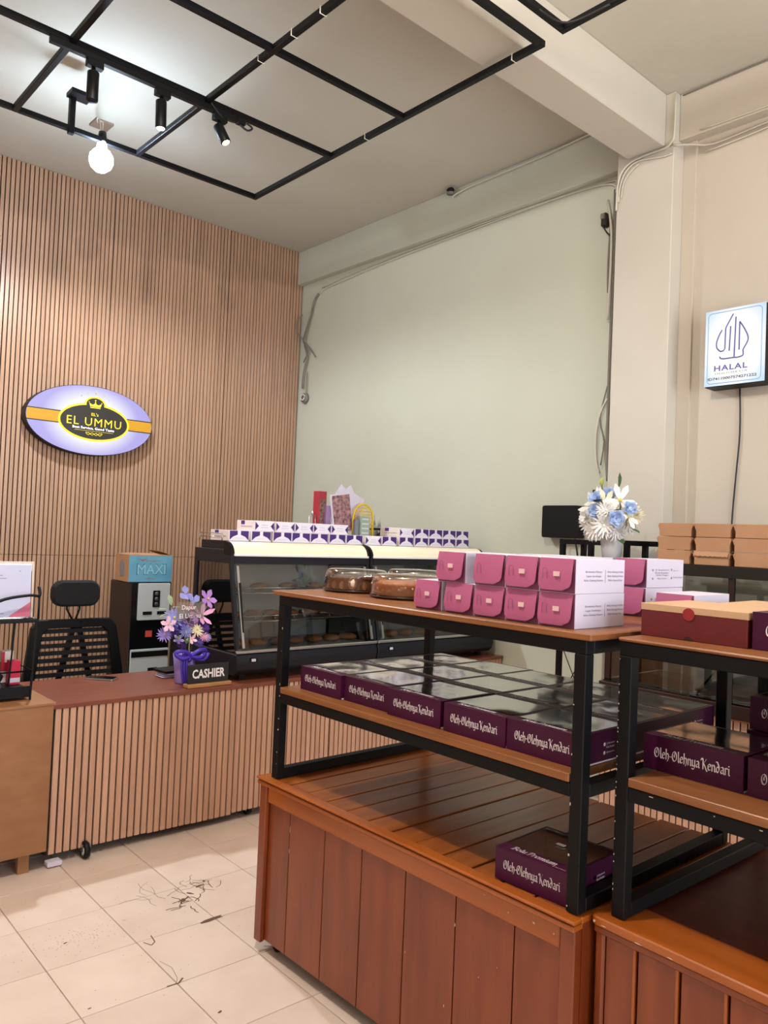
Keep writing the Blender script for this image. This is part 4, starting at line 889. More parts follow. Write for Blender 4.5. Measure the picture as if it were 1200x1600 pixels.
part('pink_badge', MB().lathe([(0.0,-0.001),(0.025,-0.001)], (-0.035, 0, 0.14), 12, axis='y'), mat('pink_print', 'c05f7c', 0.6), sh, fixn=False)
q = MB(); letter(q, 'Dapur El Ummu', (0.04,-0.001,0.205), (1,0,0), (0,0,1), 0.08, 0.006)
for z, wd in ((0.185, 0.07), (0.172, 0.10), (0.158, 0.02), (0.06, 0.05), (0.02, 0.09)): q.box(0.11-wd/2, 0.11+wd/2, -0.001, 0, z, z+0.003)
letter(q, 'o', (0.215,-0.001,0.205), (1,0,0), (0,0,1), 0.007, 0.007)
part('print', q, GREYT, sh, fixn=False)
hp = thing('hand_stapler', 'black and grey stapler tool lying on the lower tray of the wire rack', 'stapler', (0.98, 3.70, 0.7685))
part('body', MB().tube(smooth_path([(-0.10,0,0.02),(-0.02,0,0.05),(0.06,0,0.055),(0.11,0,0.035)]), [0.02]*13, 8), BLKP, hp); part('handle', MB().tube(smooth_path([(-0.10,0,0.045),(0,0,0.075),(0.08,0,0.085)]), 0.010, 6), mat('grey_handle', '9ba4b2', 0.3), hp); part('magazine', MB().box(-0.1, 0.11, -0.012, 0.012, 0.0, 0.012), STEEL, hp)
solo('clear_bag', MB().blob((0,0,0.013), (0.07,0.03,0.012), 10, jit=0.2), mat('bag_white', 'b9c2d4', 0.2), 'crinkled pale plastic bag in front of the stapler', 'bag', (0.97, 3.637, 0.770), 0)
sj = thing('sauce_jar', 'dark sauce jar with brown lid on the wire rack', 'jar', (1.075, 3.80, 0.7685))
part('jar', MB().lathe([(0.03,0),(0.034,0.005),(0.034,0.13),(0.026,0.15)], n=16), mat('dark_sauce', '2a1416', 0.2), sj); part('lid', MB().lathe([(0.03,0.15),(0.031,0.172),(0.0,0.174)], n=16), mat('brown_lid', '7a4c48', 0.4), sj)
rp = thing('red_white_pack', 'red and white tall carton on the wire rack right of the jar', 'carton', (1.12, 3.80, 0.7685))
part('carton', MB().box(0, 0.05, 0, 0.05, 0, 0.14), mat('white_carton', 'f1e6e6', 0.5), rp, bevel=0.001); part('red_band', MB().box(-0.001, 0.051, -0.001, 0.051, 0.05, 0.09).box(-.001,.012,-.0015,0,.09,.138), mat('red_print', 'd01e3c', 0.5), rp)
rp2 = thing('red_pack', 'crimson small carton beside the red and white carton', 'carton', (1.155-0.02, 3.73, 0.7685)); part('carton', MB().box(0, 0.045, 0, 0.045, 0, 0.105), mat('crimson_card', 'c01445', 0.5), rp2, bevel=0.001); part('white_strip', MB().box(0.0, 0.045, -0.001, 0, 0.01, 0.03), WHTC, rp2)

# ------------------------------------------------------------------ office chair
ch = thing('office_chair', 'black mesh-back office chair with headrest behind the cashier counter', 'chair', (1.76, 4.62, 0))
def orr(pts, y0_, y1_): return MB().prism(pts, lambda a,b,q: (a, q, b), y0_, y1_)
part('headrest', MB().prism(rrect(0.275, 0.15, 0.06, 6), lambda a,b,q: (a-0.015, q, b+1.093), -0.03, 0.03), BLKF, ch, bevel=0.012)
part('headrest_stem', MB().tube([(-0.045,0.035,1.05),(-0.05,0.03,1.0),(-0.02,0.02,0.94)], 0.006, 6).tube([(0.02,0.035,1.05),(0.025,0.03,1.0),(0.0,0.02,0.94)], 0.006, 6), BLKP, ch)
out_ = [(-0.215,0.945),(0.195,0.945),(0.235,0.90),(0.29,0.60),(0.28,0.50),(-0.28,0.50),(-0.29,0.60),(-0.255,0.90)]
inn = [(-0.165,0.895),(0.15,0.895),(0.185,0.86),(0.225,0.60),(0.22,0.55),(-0.22,0.55),(-0.225,0.60),(-0.195,0.86)]
fm = MB(); n = 8; vs_ = []
for q_ in (-0.018, 0.018): vs_ += [(a, q_, b) for a, b in out_] + [(a, q_, b) for a, b in inn]
fs = []
for i in range(n):
    j = (i+1) % n
    fs += [(i, j, 8+j, 8+i), (16+i, 24+i, 24+j, 16+j), (i, 16+i, 16+j, j), (8+i, 8+j, 24+j, 24+i)]
fm.add(vs_, fs); part('back_frame', fm, BLKP, ch, bevel=0.004)
for k in range(8):
    z = 0.575 + k*0.0415; hw = 0.225 - (z-0.575)*0.11; part('back_slat', MB().box(-hw, hw, -0.006, 0.006, z, z+0.024), BLKF, ch)
part('back_spine', MB().bar((0.0,0.03,0.92),(-0.09,0.03,0.55), 0.03, 0.02).bar((0.02,0.03,0.92),(0.11,0.03,0.55), 0.03, 0.02), BLKP, ch)
part('seat', MB().prism(rrect(0.50, 0.40, 0.06, 5), lambda a,b,q: (a, b-0.23, q), 0.44, 0.51), BLKF, ch, bevel=0.015)
part('gas_lift', MB().lathe([(0.025,0.08),(0.025,0.44)], (0,-0.2,0), 12), BLKP, ch)
bm_ = MB()
for k in range(5): a = 2*PI*k/5+0.3; bm_.bar((0,-0.2,0.085), (0.24*math.cos(a), -0.2+0.24*math.sin(a), 0.065), 0.04, 0.025)
b_ = part('star_base', bm_, BLKP, ch)
for k in range(5): a = 2*PI*k/5+0.3; part('caster', MB().lathe([(0,-0.02),(0.026,-0.02),(0.026,0.02),(0,0.02)], (0.24*math.cos(a), -0.2+0.24*math.sin(a), 0.026), 12, axis='x').box(.24*math.cos(a)-.01, .24*math.cos(a)+.01, -.2+.24*math.sin(a)-.01, -.2+.24*math.sin(a)+.01, .03, .06), BLKP, b_)

# ------------------------------------------------------------------ water dispenser + carton
wd = thing('water_dispenser', 'tall black water dispenser with silver panels against the slatted wall', 'water dispenser', (2.43, 5.40, 0))
part('body', MB().box(0, 0.315, 0.0, 0.36, 0.02, 1.095), mat('gloss_black', '0c0d10', 0.2), wd, bevel=0.008)
up = part('upper_panel', MB().prism(rrect(0.245, 0.265, 0.006, 2), lambda a,b,q: (a+0.175, q, b+0.955), -0.014, 0.0), GREYPL, wd, bevel=0.003)
part('button_strip', MB().prism(rrect(0.055, 0.12, 0.006, 2), lambda a,b,q: (a+0.19, q, b+0.975), -0.017, -0.0138), BLKP, up)
for k in range(3): part('button', MB().lathe([(0.0,-0.021),(0.014,-0.020),(0.014,-0.017)], (0.19, 0, 1.012-k*0.037), 12, axis='y'), mat('button_grey', '4a4d52', 0.4), up)
for x in (0.115, 0.225): part('slot', MB().box(x-0.034+0.01, x+0.034+0.01, -0.018, -0.0138, 0.862, 0.885), BLKP, up)
part('sticker', MB().box(0.125, 0.175, -0.002, 0.001, 0.70, 0.745), mat('red_sticker', 'c2433f', 0.5), wd)
lp = part('lower_panel', MB().prism(rrect(0.29, 0.45, 0.006, 2), lambda a,b,q: (a+0.160, q, b+0.39), -0.014, 0.0), GREYPL, wd, bevel=0.003)
part('window', MB().box(0.15, 0.22, -0.016, -0.0135, 0.33, 0.48), BLKP, lp); part('grip', MB().box(0.02, 0.30, -0.017, -0.0135, 0.56, 0.60), BLKP, lp)
part('foot', MB().box(0.03, 0.29, 0.03, 0.33, 0, 0.02), BLKP, wd)
mx = thing('water_carton', 'open brown carton with blue printed front reading MAXI on the water dispenser', 'carton', (2.415, 5.42, 1.0955), math.radians(-3))
cw, cd_, chh = 0.325, 0.26, 0.19
part('carton', MB().box(0, cw, 0, cd_, 0, 0.004).box(0, cw, 0, 0.004, 0.004, chh).box(0, cw, cd_-0.004, cd_, 0.004, chh).box(0, 0.004, 0.004, cd_-0.004, 0.004, chh).box(cw-0.004, cw, 0.004, cd_-0.004, 0.004, chh), KRAFT, mx)
part('printed_front', MB().box(0.001, cw-0.001, -0.0012, -0.0002, 0.001, chh-0.001), mat('blue_print', '6da6bd', 0.6, noise=5, col2='4f8fae'), mx)
part('printed_side', MB().prism([(0.05,0.04),(0.13,0.03),(0.15,0.12),(0.10,0.16),(0.05,0.13)], lambda a,b,q: (q, a+0.03, b), -0.0012, -0.0002), mat('side_print_grey', '7a7a80', 0.7), mx)
q = MB(); letter(q, 'MAXI', (cw*0.52, -0.0018, chh*0.48), (1,0,0), (0,0,1), 0.222, 0.080, bold=0.0); part('lettering_outline', q, mat('navy_print', '28506e', 0.6), mx, fixn=False)
q = MB(); letter(q, 'MAXI', (cw*0.52, -0.0024, chh*0.48), (1,0,0), (0,0,1), 0.212, 0.070, bold=0.0); part('lettering', q, mat('sky_letter', '8fc0d6', 0.6), mx, fixn=False)
q = MB(); letter(q, 'AIR MINERAL', (cw*0.55, -0.0018, chh*0.80), (1,0,0), (0,0,1), 0.11, 0.010); letter(q, '220 ml', (cw*0.5, -0.0018, chh*0.13), (1,0,0), (0,0,1), 0.06, 0.012)
q.add([(0.06,-0.0018,chh*.9),(0.10,-0.0018,chh*.78),(0.14,-0.0018,chh*.93),(0.10,-0.0018,chh*.84)], [(0,1,2,3)])
part('small_print', q, mat('dull_red_print', 'a8564e', 0.6), mx, fixn=False)
part('flap', MB().prism([(0.005,0),(cw-0.005,0),(cw-0.03,0.10),(0.03,0.10)], lambda a,b,q: (a, b*0.95, chh+0.001+b*0.12+q), 0, 0.003), KRAFT, mx)
part('flap', MB().prism([(0.005,0),(cd_-0.005,0),(cd_-0.02,0.10),(0.02,0.10)], lambda a,b,q: (cw-b*0.93, a, chh+0.002+b*0.32+q), 0, 0.003), KRAFT, mx)
part('flap', MB().prism([(0.005,0),(cd_-0.005,0),(cd_-0.02,0.08),(0.02,0.08)], lambda a,b,q: (b, a, chh+0.001+b*0.1+q), 0, 0.003), KRAFT, mx)

# ------------------------------------------------------------------ glass showcase on the right with kraft boxes and vase
sx0, sx1, sy0, sy1 = 3.65, 4.20, 0.95, 2.42
sc = thing('glass_showcase', 'black framed glass showcase on a pale slatted base by the right wall', 'showcase', (sx0, sy0, 0))
LW = sy1-sy0; LD = sx1-sx0
part('base_carcass', MB().box(0.016, LD, 0, LW-0.08, 0.03, 0.72), BLKGAP, sc)
nsl = int((LW-0.09)/P_)
ms = MB().box(0, 0.014, 0, P_-0.0075, 0.03, 0.72).mesh('slat', SLATC, bevel=0.0012)
for i in range(nsl): put('slat', ms, sc, (0, LW-0.085-(i+1)*P_, 0))
part('base_cap', MB().box(-0.004, 0.06, 0, LW-0.08, 0.721, 0.735), mat('orange_edge_band', 'b9743f', 0.45), sc)
DKF = mat('dark_brown_frame', '24130f', 0.35)
part('ledge', MB().box(-0.05, LD, 0, LW-0.1, 0.736, 0.80), DKF, sc, bevel=0.003)
part('glass_shelf', MB().box(-0.04, LD-0.02, 0.02, LW-0.12, 0.801, 0.808), GLASS, sc)
for (x, y) in ((0, LW-0.13), (0, LW*0.48), (0, 0.0), (LD-0.03, LW-0.13), (LD-0.03, 0)): part('frame_post', MB().box(x, x+0.025, y, y+0.025, 0.81, 1.37), DKF, sc)
part('top_frame', MB().box(-0.01, LD, 0, LW, 1.37, 1.425), mat('black_top_board', '15120f', 0.35), sc, bevel=0.002)
part('front_glass', MB().box(0.008, 0.012, 0.025, LW*0.48, 0.81, 1.37), GLASS, sc); part('front_glass', MB().box(0.008, 0.012, LW*0.48+0.025, LW-0.13, 0.81, 1.37), GLASS, sc)
part('side_glass', MB().box(0.03, LD-0.03, LW-0.115, LW-0.111, 0.81, 1.37), GLASS, sc)
part('inner_shelf', MB().box(0.03, LD-0.03, 0.03, LW-0.14, 1.08, 1.086), GLASS, sc)
part('glass_support_rod', MB().tube([(0.03, LW*0.60, 0.81), (0.2, LW*0.52, 1.05)], 0.005, 6).tube([(0.03, LW*0.34, 0.81), (0.03, LW*0.34, 1.37)], 0.004, 6), BLKM, sc)
KH = 0.0655; KWd = 0.178; KD = 0.26
def kraft_mesh(openflap):
    m = {}; b = MB().box(0, KD, 0.006, KWd-0.006, 0, KH-0.001); m['tray'] = b.mesh('tray', KRAFT, bevel=0.001)
    ear = MB()
    for y, s_ in ((0.006, -1), (KWd-0.006, 1)): ear.prism([(0.0, KH-0.001), (0.008*s_, KH*0.8), (0.0, KH*0.45)], lambda a,b_,q: (q, y+a, b_), -0.001, 0.03)
    m['ear_flap'] = ear.mesh('ear_flap', KRAFT)
    if openflap:
        f = MB(); pts = [(0.004, KH*0.98), (KWd-0.004, KH*0.98)]; n = 14
        low_ = [(KWd-0.006-(KWd-0.012)*k/n, KH*0.60 + (0.004 if k % 2 else 0)) for k in range(n+1)]
        f.prism(pts+low_, lambda a,b_,q: (-0.012+ (b_-KH*.6)*0.4 + q, a, b_), 0, 0.0015); m['front_flap'] = f.mesh('front_flap', KRAFT)
    return m
KM = [kraft_mesh(False), kraft_mesh(True)]
for cI, y in enumerate((1.885, 1.693, 1.500, 1.307)):
    for rI in range(3):
        t = thing('kraft_box', 'brown kraft cake box, %s layer, %s column of the pile on the showcase' % (['bottom', 'middle', 'top'][rI], ['leftmost', 'second', 'third', 'rightmost hidden'][cI]), 'box', (3.68+random.uniform(0,.008)+0.006*rI, y+random.uniform(-.003,.003), 1.4255+rI*(KH+0.0012)), random.uniform(-.02,.02), 'brown kraft boxes stacked on the showcase')
        mm_ = KM[1 if (cI == 1 and rI == 0) else 0]
        for k in mm_: put(k, mm_[k], t)
fv = thing('white_flower_vase', 'pearl white vase with white lilies, mums and pale blue roses', 'flower vase', (3.72, 2.345, 1.4255))
part('vase', MB().lathe([(0.042,0),(0.048,0.004),(0.060,0.10),(0.064,0.14),(0.060,0.150),(0.052,0.148),(0.045,0.12)], n=24), CERW, fv)
fl2 = [('lily', (0,0.12,0.29), .085, PW), ('rose', (-.05,0.075,0.345), .05, PB), ('rose', (0,0.025,0.37), .05, PB), ('lily', (-.03,-0.06,0.335), .085, PW), ('lily', (-.05,0.02,0.31), .08, PCR), ('rose', (-.09,0.04,0.27), .055, PB),
 ('mum', (-.10,-0.025,0.275), .06, PW), ('rose', (-.10,-0.085,0.23), .055, PB), ('mum', (-.11,-0.02,0.19), .075, PW), ('mum', (-.09,0.045,0.165), .065, PW), ('mum', (-.05,0.115,0.20), .06, PW), ('rose', (-.04,-0.125,0.29), .045, PB), ('lily', (-.04,-0.12,0.245), .06, PW),
 ('mum', (-.07,-0.07,0.155), .055, mat('grey_white_petal','d6d4d6',.6)), ('mum', (0.0,0.13,0.145), .05, mat('grey_white_petal','d6d4d6',.6)), ('mum', (.05,0.05,.28), .08, PW), ('mum', (.05,-0.06,.26), .08, PW), ('mum', (0.0,0.0,.25), .09, PW), ('mum', (0,0.10,.25), .075, PW), ('mum', (0,-0.11,.25), .07, PCR), ('lily', (-.02,0.08,.33), .07, PW), ('rose', (-.10,0.10,.24), .045, PW), ('mum', (0,0.09,.22), .07, PW), ('mum', (0,-0.09,.2), .06, PW)]
for i, (k, c, R, m) in enumerate([(k_, (c_[0], c_[1], c_[2]*0.93), R_*0.95, m_) for k_, c_, R_, m_ in fl2]): part('flower', flower(k, c, (-0.8, c[1]*4-0.35, (c[2]-0.23)*3), R, None, 40+i), [m, PY if k == 'lily' else m], fv, fixn=False)
for c, d in (((0,.14,.22),(-.3,1,.0)), ((-.05,.09,.30),(-.3,-.6,.3)), ((-.05,-.05,.27),(-.8,.2,-.2)), ((-.05,-.13,.17),(-.3,-1,-.1)), ((0,-.03,.38),(0,-.3,1)), ((-.07,0,.30),(-.7,.6,.2)), ((-.03,.03,.14),(-.6,.5,-.2)), ((-.03,-.06,.12),(-.6,-.7,-.2))): part('leaf', leafy(c, d, 0.08, 0.035), LEAF, fv, fixn=False)
part('bud', MB().blob((0,0.075,0.415), (.012,.012,.022), 8), mat('bud_green', 'a9b050', .6), fv)
part('stem', MB().tube([(0,0,0.05),(0,0.05,0.25),(0,0.075,0.41)], 0.003, 5).tube([(0,0,0.05),(0,-0.05,0.25),(0,-0.03,0.38)], 0.003, 5), LEAF, fv)
# small black frame stand on showcase and tall black stand beside it
def frame_stand(name, label, x0, x1, y0_, y1_, z0, z1, brace):
    t = thing(name, label, 'stand', (x0, y0_, z0)); a, b, h = x1-x0, y1_-y0_, z1-z0; s_ = 0.028
    for (x, y) in ((0,0),(0,b-s_),(a-s_,0),(a-s_,b-s_)): part('leg', MB().box(x, x+s_, y, y+s_, 0, h-s_), BLKM, t, bevel=0.001)
    part('top_rail', MB().box(0, s_, 0, b, h-s_, h), BLKM, t); part('top_rail', MB().box(a-s_, a, 0, b, h-s_, h), BLKM, t)
    part('top_rail', MB().box(s_, a-s_, 0, s_, h-s_, h), BLKM, t); part('top_rail', MB().box(s_, a-s_, b-s_, b, h-s_, h), BLKM, t)
    if brace: part('brace_wire', MB().tube([(0.01, b-0.01, 0.95), (0.01, 0.0, 0.55)], 0.003, 5).tube([(0.01, 0.0, 0.95), (0.01, b-0.01, 0.55)], 0.003, 5), BLKM, t)
frame_stand('metal_stand', 'tall black metal stand behind and left of the white vase', 3.86, 4.10, 2.56, 2.78, 0, 1.525, True)
frame_stand('metal_riser', 'small black metal riser on the showcase right of the white vase', 3.90, 4.12, 2.10, 2.385, 1.4255, 1.530, False)
sp = thing('wall_speaker', 'flat black box hanging on the green wall left of the white vase', 'speaker', (4.26, 2.93, 1.535))
part('body', MB().prism(rrect(0.285, 0.21, 0.015, 4), lambda a,b,q: (q, a+0.145, b+0.105), 0, 0.075), BLKP, sp, bevel=0.004)
part('bracket', MB().box(0.075, 0.0895, 0.08, 0.2, 0.06, 0.16), BLKM, sp)
solo('dangling_cable', MB().tube(smooth_path([(0,0.16,0.0),(-0.005,0.165,-0.06),(0.0,0.15,-0.12),(0.0,0.10,-0.25)]), 0.004, 5).tube(smooth_path([(0,0.06,0.0),(0.0,0.04,-0.08),(0.0,0.03,-0.16)]), 0.006, 5), CABLEB, 'black cables hanging under the flat black wall box', 'cable', (4.30, 2.92, 1.53))
jb = thing('junction_box', 'small grey box on the wall corner just above the white flowers', 'junction box', (4.28, 2.72, 1.77)); part('body', MB().box(0, 0.07, 0, 0.13, 0, 0.075), mat('dark_grey_box', '4a4a48', .5), jb, bevel=.003); part('lid', MB().box(-.005, 0, .01, .12, .06, .072), BLKP, jb)

# ------------------------------------------------------------------ halal lightbox
hs = thing('lightbox_sign', 'square white lightbox sign with purple leaf emblem and the word HALAL', 'sign', (4.22, 1.785, 2.395))
hw, hh, hd = 0.325, 0.425, 0.12
part('housing', MB().box(0.004, hd, 0, hw, 0, hh), BLKP, hs, bevel=0.003)
fc = part('face', MB().box(-0.001, 0.003, -0.002, hw-0.0, 0.004, hh-0.002), sign_face('halal_face', 'ffffff', 'a9d4f2', (0, 3.4, 2.6)), hs)
# face object origin at centre so the glow is centred
fc.data.transform(Matrix.Translation((0, -hw/2, -hh/2))); fc.location = (0, hw/2, hh/2)
Y_, Z_ = hw, hh
def hp_(u, v): return (-0.0022, Y_*(1-u), Z_*(1-v))
q = MB(); rp_ = [(hw/2 + a, hh/2 + b) for a, b in rrect(hw*0.90, hh*0.92, 0.02, 4)]
q.tube([(-0.0022, a, b) for a, b in rp_], 0.0016, 4, closed=True); part('border_line', q, HBLU, hs)
q = MB()
def stroke(pts, r=0.0036): q.tube([hp_(u, v) for u, v in pts], r, 4)
stroke([(.475,.085),(.36,.24),(.35,.27),(.345,.52),(.32,.545),(.27,.55)]); stroke(smooth_path([(.27,.55,0),(.21,.50,0),(.20,.43,0),(.24,.34,0),(.29,.27,0)]) and [(p[0],p[1]) for p in smooth_path([(.27,.55,0),(.21,.50,0),(.20,.43,0),(.24,.34,0),(.29,.27,0)])])
stroke([(.435,.24),(.42,.555)]); stroke([(.52,.13),(.505,.64)]); stroke([(.585,.21),(.585,.56)])
stroke([(p[0],p[1]) for p in smooth_path([(.585,.20,0),(.66,.29,0),(.725,.40,0),(.72,.47,0),(.655,.56,0),(.655,.60,0),(.645,.64,0),(.55,.655,0),(.505,.65,0),(.33,.65,0),(.27,.635,0),(.265,.615,0)])])
letter(q, 'HALAL', hp_(.45, .765), (0,-1,0), (0,0,1), hw*0.56, hh*0.072, bold=0.02, space=1.15)
part('emblem', q, HPUR, hs, fixn=False)
q = MB(); letter(q, 'INDONESIA', hp_(.46, .835), (0,-1,0), (0,0,1), hw*0.54, hh*0.02, space=1.4); letter(q, 'ID74110007574271222', hp_(.475, .90), (0,-1,0), (0,0,1), hw*0.82, hh*0.036, bold=0.03)
part('lettering', q, mat('grey_sign_letter', '3c4654', 0.5), hs, fixn=False)
part('wall_bracket', MB().box(hd, hd+0.004, 0.05, hw-0.05, 0.1, hh-0.1), BLKM, hs)
solo('sign_cord', MB().tube(smooth_path([(0,0,0),(0.0,-0.006,-0.25),(0,0.010,-0.5),(0,0.024,-0.74),(0,0.024,-0.95)]), 0.0045, 6), CABLEB, 'black power cord hanging straight down from the HALAL lightbox', 'cord', (4.335, 1.962, 2.393))

# ------------------------------------------------------------------ oval shop sign
os_ = thing('oval_sign', 'oval lit shop sign with gold band and crown reading EL UMMU', 'sign', (2.35, 6.165, 2.295))
A_, B_ = 0.492, 0.268
def ell(a, b, n=64): return [(a*math.cos(2*PI*k/n), b*math.sin(2*PI*k/n)) for k in range(n)]
part('housing', MB().prism(ell(A_, B_), lambda a,b,t: (a, t, b), -0.085, 0.010), BLKP, os_)
ov = MB(); ov.prism(ell(A_-0.004, B_-0.004), lambda a,b,t: (a, t, b), -0.089, -0.0855)
part('face', ov, sign_face('oval_face', 'ffffff', 'aba2e6', (2.2, 0, 3.1)), os_)
def flat(name, polys, y, m):
    q = MB()
    for p in polys: q.add([(a, y, b) for a, b in p], [tuple(range(len(p)))])
    return part(name, q, m, os_, fixn=False)
bz = 0.0
def bandhalf(s_, h):
    xs = [0.26, 0.40, 0.484]; 
    return [(s_*0.24, bz-h), (s_*0.484, bz-h), (s_*0.484, bz+h), (s_*0.24, bz+h)]
for s_ in (-1, 1): flat('band_outline', [bandhalf(s_, .048)], -0.0900, SBLK); flat('gold_band', [bandhalf(s_, .040)], -0.0905, GOLD)
def sh_(pts, dx, dz): return [(a+dx, b+dz) for a, b in pts]
flat('gold_ring', [sh_(ell(0.278, 0.148), 0.02, -0.012)], -0.0910, mat('gold_ring', 'd9b22a', .5, emit='f0c62a', estr=.75))
flat('gold_crest', [sh_(ell(0.084, 0.062, 32), 0.02, 0.125)], -0.0911, mat('gold_ring', 'd9b22a', .5))
flat('black_oval', [sh_(ell(0.262, 0.132), 0.02, -0.012)], -0.0916, SBLK)
flat('black_crest', [sh_(ell(0.070, 0.050, 32), 0.02, 0.125)], -0.0917, SBLK)
crown = [(-.045,-.022),(.045,-.022),(.052,.018),(.028,.0),(.016,.022),(0,.005),(-.016,.022),(-.028,.0),(-.052,.018)]
flat('crown', [sh_([(-.04,-.028),(.04,-.028),(.04,-.022),(-.04,-.022)], .02, .125), sh_([(-.04,-.018),(-.050,.012),(-.024,-.002)], .02, .125), sh_([(.04,-.018),(.024,-.002),(.050,.012)], .02, .125), sh_([(-.04,-.018),(.04,-.018),(.024,-.002),(0.008,0.004),(0,.026),(-.008,.004),(-.024,-.002)], .02, .125), sh_(ell(.006,.006,8), .02, .157), sh_(ell(.004,.004,8), -.03, .142), sh_(ell(.004,.004,8), .07, .142)], -0.0922, YEL)
q = MB(); letter(q, 'EL UMMU', (0.02, -0.0922, -0.012), (1,0,0), (0,0,1), 0.425, 0.062, bold=0.0, space=1.15); letter(q, "EL's", (0.02, -0.0922, 0.048), (1,0,0), (0,0,1), 0.055, 0.024, bold=0.01); part('name_lettering', q, YEL, os_, fixn=False)
q = MB(); letter(q, 'Best Service, Good Taste', (0.015, -0.0922, -0.062), (1,0,0), (0,0,1), 0.325, 0.022, bold=0.012); part('slogan_lettering', q, SWH, os_, fixn=False)
q = MB(); q.box(-0.13, 0.17, -0.0924, -0.092, -0.083, -0.081)
for s_ in (-1, 1): q.tube([(0.02+s_*a, -0.0924, b-0.104) for a, b in [(0,0),(.015,.010),(.03,.0),(.045,-.010),(.06,.0),(.065,.008),(.055,.012)]], 0.0022, 4); q.tube([(0.02+s_*a, -0.0924, b-0.104) for a, b in [(0,0),(.015,-.010),(.03,.0),(.045,.010),(.055,.004)]], 0.0022, 4)
part('flourish', q, YEL, os_)
stars = []
for (sx_, sz_, r_) in ((0.02,0.215,.018),(-.045,.205,.012),(.085,.2,.012),(-.09,.18,.008),(.125,.172,.008)):
    stars.append([(sx_+r_*(1 if k % 2 == 0 else .42)*math.sin(PI*k/5), sz_+r_*(1 if k % 2 == 0 else .42)*math.cos(PI*k/5)) for k in range(10)])
for p_ in stars: flat('star', [p_], -0.0905, mat('khaki_star', 'a9a48c', .5))
part('wall_spacer', MB().box(-0.2, -0.16, 0.010, 0.0125, -0.05, 0.05).box(0.16, 0.2, 0.010, 0.0125, -0.05, 0.05), BLKM, os_)

# ------------------------------------------------------------------ ceiling grid, track, spots and bulb
def rail(mb, p, q, s_=0.030): mb.bar(p, q, s_, s_)
ZG = 3.80
g = thing('ceiling_grid', 'large hanging grid of black square steel tube under the ceiling', 'ceiling grid', (0, 0, 0))
xsR = [0.35, 1.29, 2.01, 2.862]; ysR = [2.262, 3.19, 3.835, 4.69]
for i, x in enumerate(xsR): q = MB(); rail(q, (x, ysR[0]-0.0149, ZG), (x, ysR[-1]+0.0149, ZG)); part('rail', q, BLKM, g, bevel=0.002)
for y in ysR:
    for a, b in zip(xsR, xsR[1:]): q = MB(); rail(q, (a+0.0155, y, ZG), (b-0.0155, y, ZG)); part('rail', q, BLKM, g, bevel=0.002)
for (x, y) in ((1.60, 4.69), (0.6, 2.262), (2.01, 2.9), (2.862, 4.2)):
    if (x, y) in ((1.60, 4.69),):
        part('hanger_rod', MB().box(x-0.016, x+0.016, y-0.016, y+0.016, ZG-0.03, 3.985), BLKM, g, bevel=0.001); part('hanger_plate', MB().box(x-0.03, x+0.09, y-0.075, y+0.02, 3.9855, 4.01), BLKM, g)
for (x, y) in ((2.01, 2.63), (2.01, 2.80), (2.01, 3.02), (2.01, 3.30), (2.862, 2.42), (2.862, 3.5)):
    part('cable_tie', MB().box(x-0.019, x+0.019, y-0.0015, y+0.0015, ZG-0.0175, ZG+0.0175), CABLE, g)
g2 = thing('ceiling_grid', 'second black steel tube grid, its corner showing at the top edge', 'ceiling grid', (0, 0, 0))
x0_, y0_, ln = 2.845, 2.125, 1.35
for (p, q_) in (((x0_, y0_+0.015, ZG), (x0_, y0_-2.2, ZG)), ((x0_-0.0155, y0_, ZG), (x0_-ln, y0_, ZG)), ((x0_-ln, y0_-0.0155, ZG), (x0_-ln, y0_-2.2, ZG)), ((x0_-0.0155, y0_-1.1, ZG), (x0_-ln+0.0155, y0_-1.1, ZG))):
    q = MB(); rail(q, p, q_); part('rail', q, BLKM, g2, bevel=0.002)
part('corner_cable', MB().tube(smooth_path([(x0_-0.2, y0_-0.02, ZG-0.018), (x0_-0.08, y0_-0.03, ZG-0.018), (x0_-0.03, y0_-0.09, ZG-0.018), (x0_-0.02, y0_-0.25, ZG-0.018)]), 0.005, 5), CABLEB, g2)
tr = thing('light_track', 'black spotlight track mounted along a rail of the ceiling grid', 'light track', (0, 0, 0))
part('track', MB().box(1.19, 2.20, 3.82, 3.85, ZG-0.047, ZG-0.016), BLKP, tr, bevel=0.002)
part('end_cap', MB().box(2.2005, 2.25, 3.818, 3.852, ZG-0.05, ZG-0.016), BLKP, tr, bevel=0.002)
part('feed_wire', MB().tube(smooth_path([(2.22,3.835,ZG-0.05),(2.27,3.835,ZG-0.065),(2.30,3.835,ZG-0.04),(2.26,3.83,ZG-0.03)]), 0.006, 5).tube(smooth_path([(2.02,3.80,ZG-0.02),(2.1,3.82,ZG-0.06),(2.18,3.83,ZG-0.055)]), 0.005, 5), CABLEB, tr)
def spot(x, d, L, label, lens, warm=None):
    t = thing('track_spotlight', label, 'spotlight', (x, 3.835, ZG-0.0475), 0, 'cylindrical spotlights on the track')
    part('adapter', MB().box(-0.035, 0.045, -0.018, 0.018, -0.035, 0.0), BLKP, t, bevel=0.002)
    d = Vector(d).normalized(); p0 = Vector((0.0, 0, -0.065)); 
    part('yoke', MB().tube([(0.0,0,-0.035), tuple(p0 + d*0.02)], 0.010, 8), BLKP, t)
    a = p0 - d*0.01; b = p0 + d*L
    part('head', MB().tube([a, a+d*0.004, b-d*0.004, b], [0.024, 0.028, 0.028, 0.026], 20), BLKP, t)
    part('lens', MB().tube([b, b+d*0.004], [0.021, 0.018], 16), lens, t)
    return b + d*0.02 + Vector((x, 3.835, ZG-0.0475)), d
spot(1.40, (0.0,0,-1), 0.135, 'black track spotlight nearest the hanging rod, pointing down and unlit', BLKP)
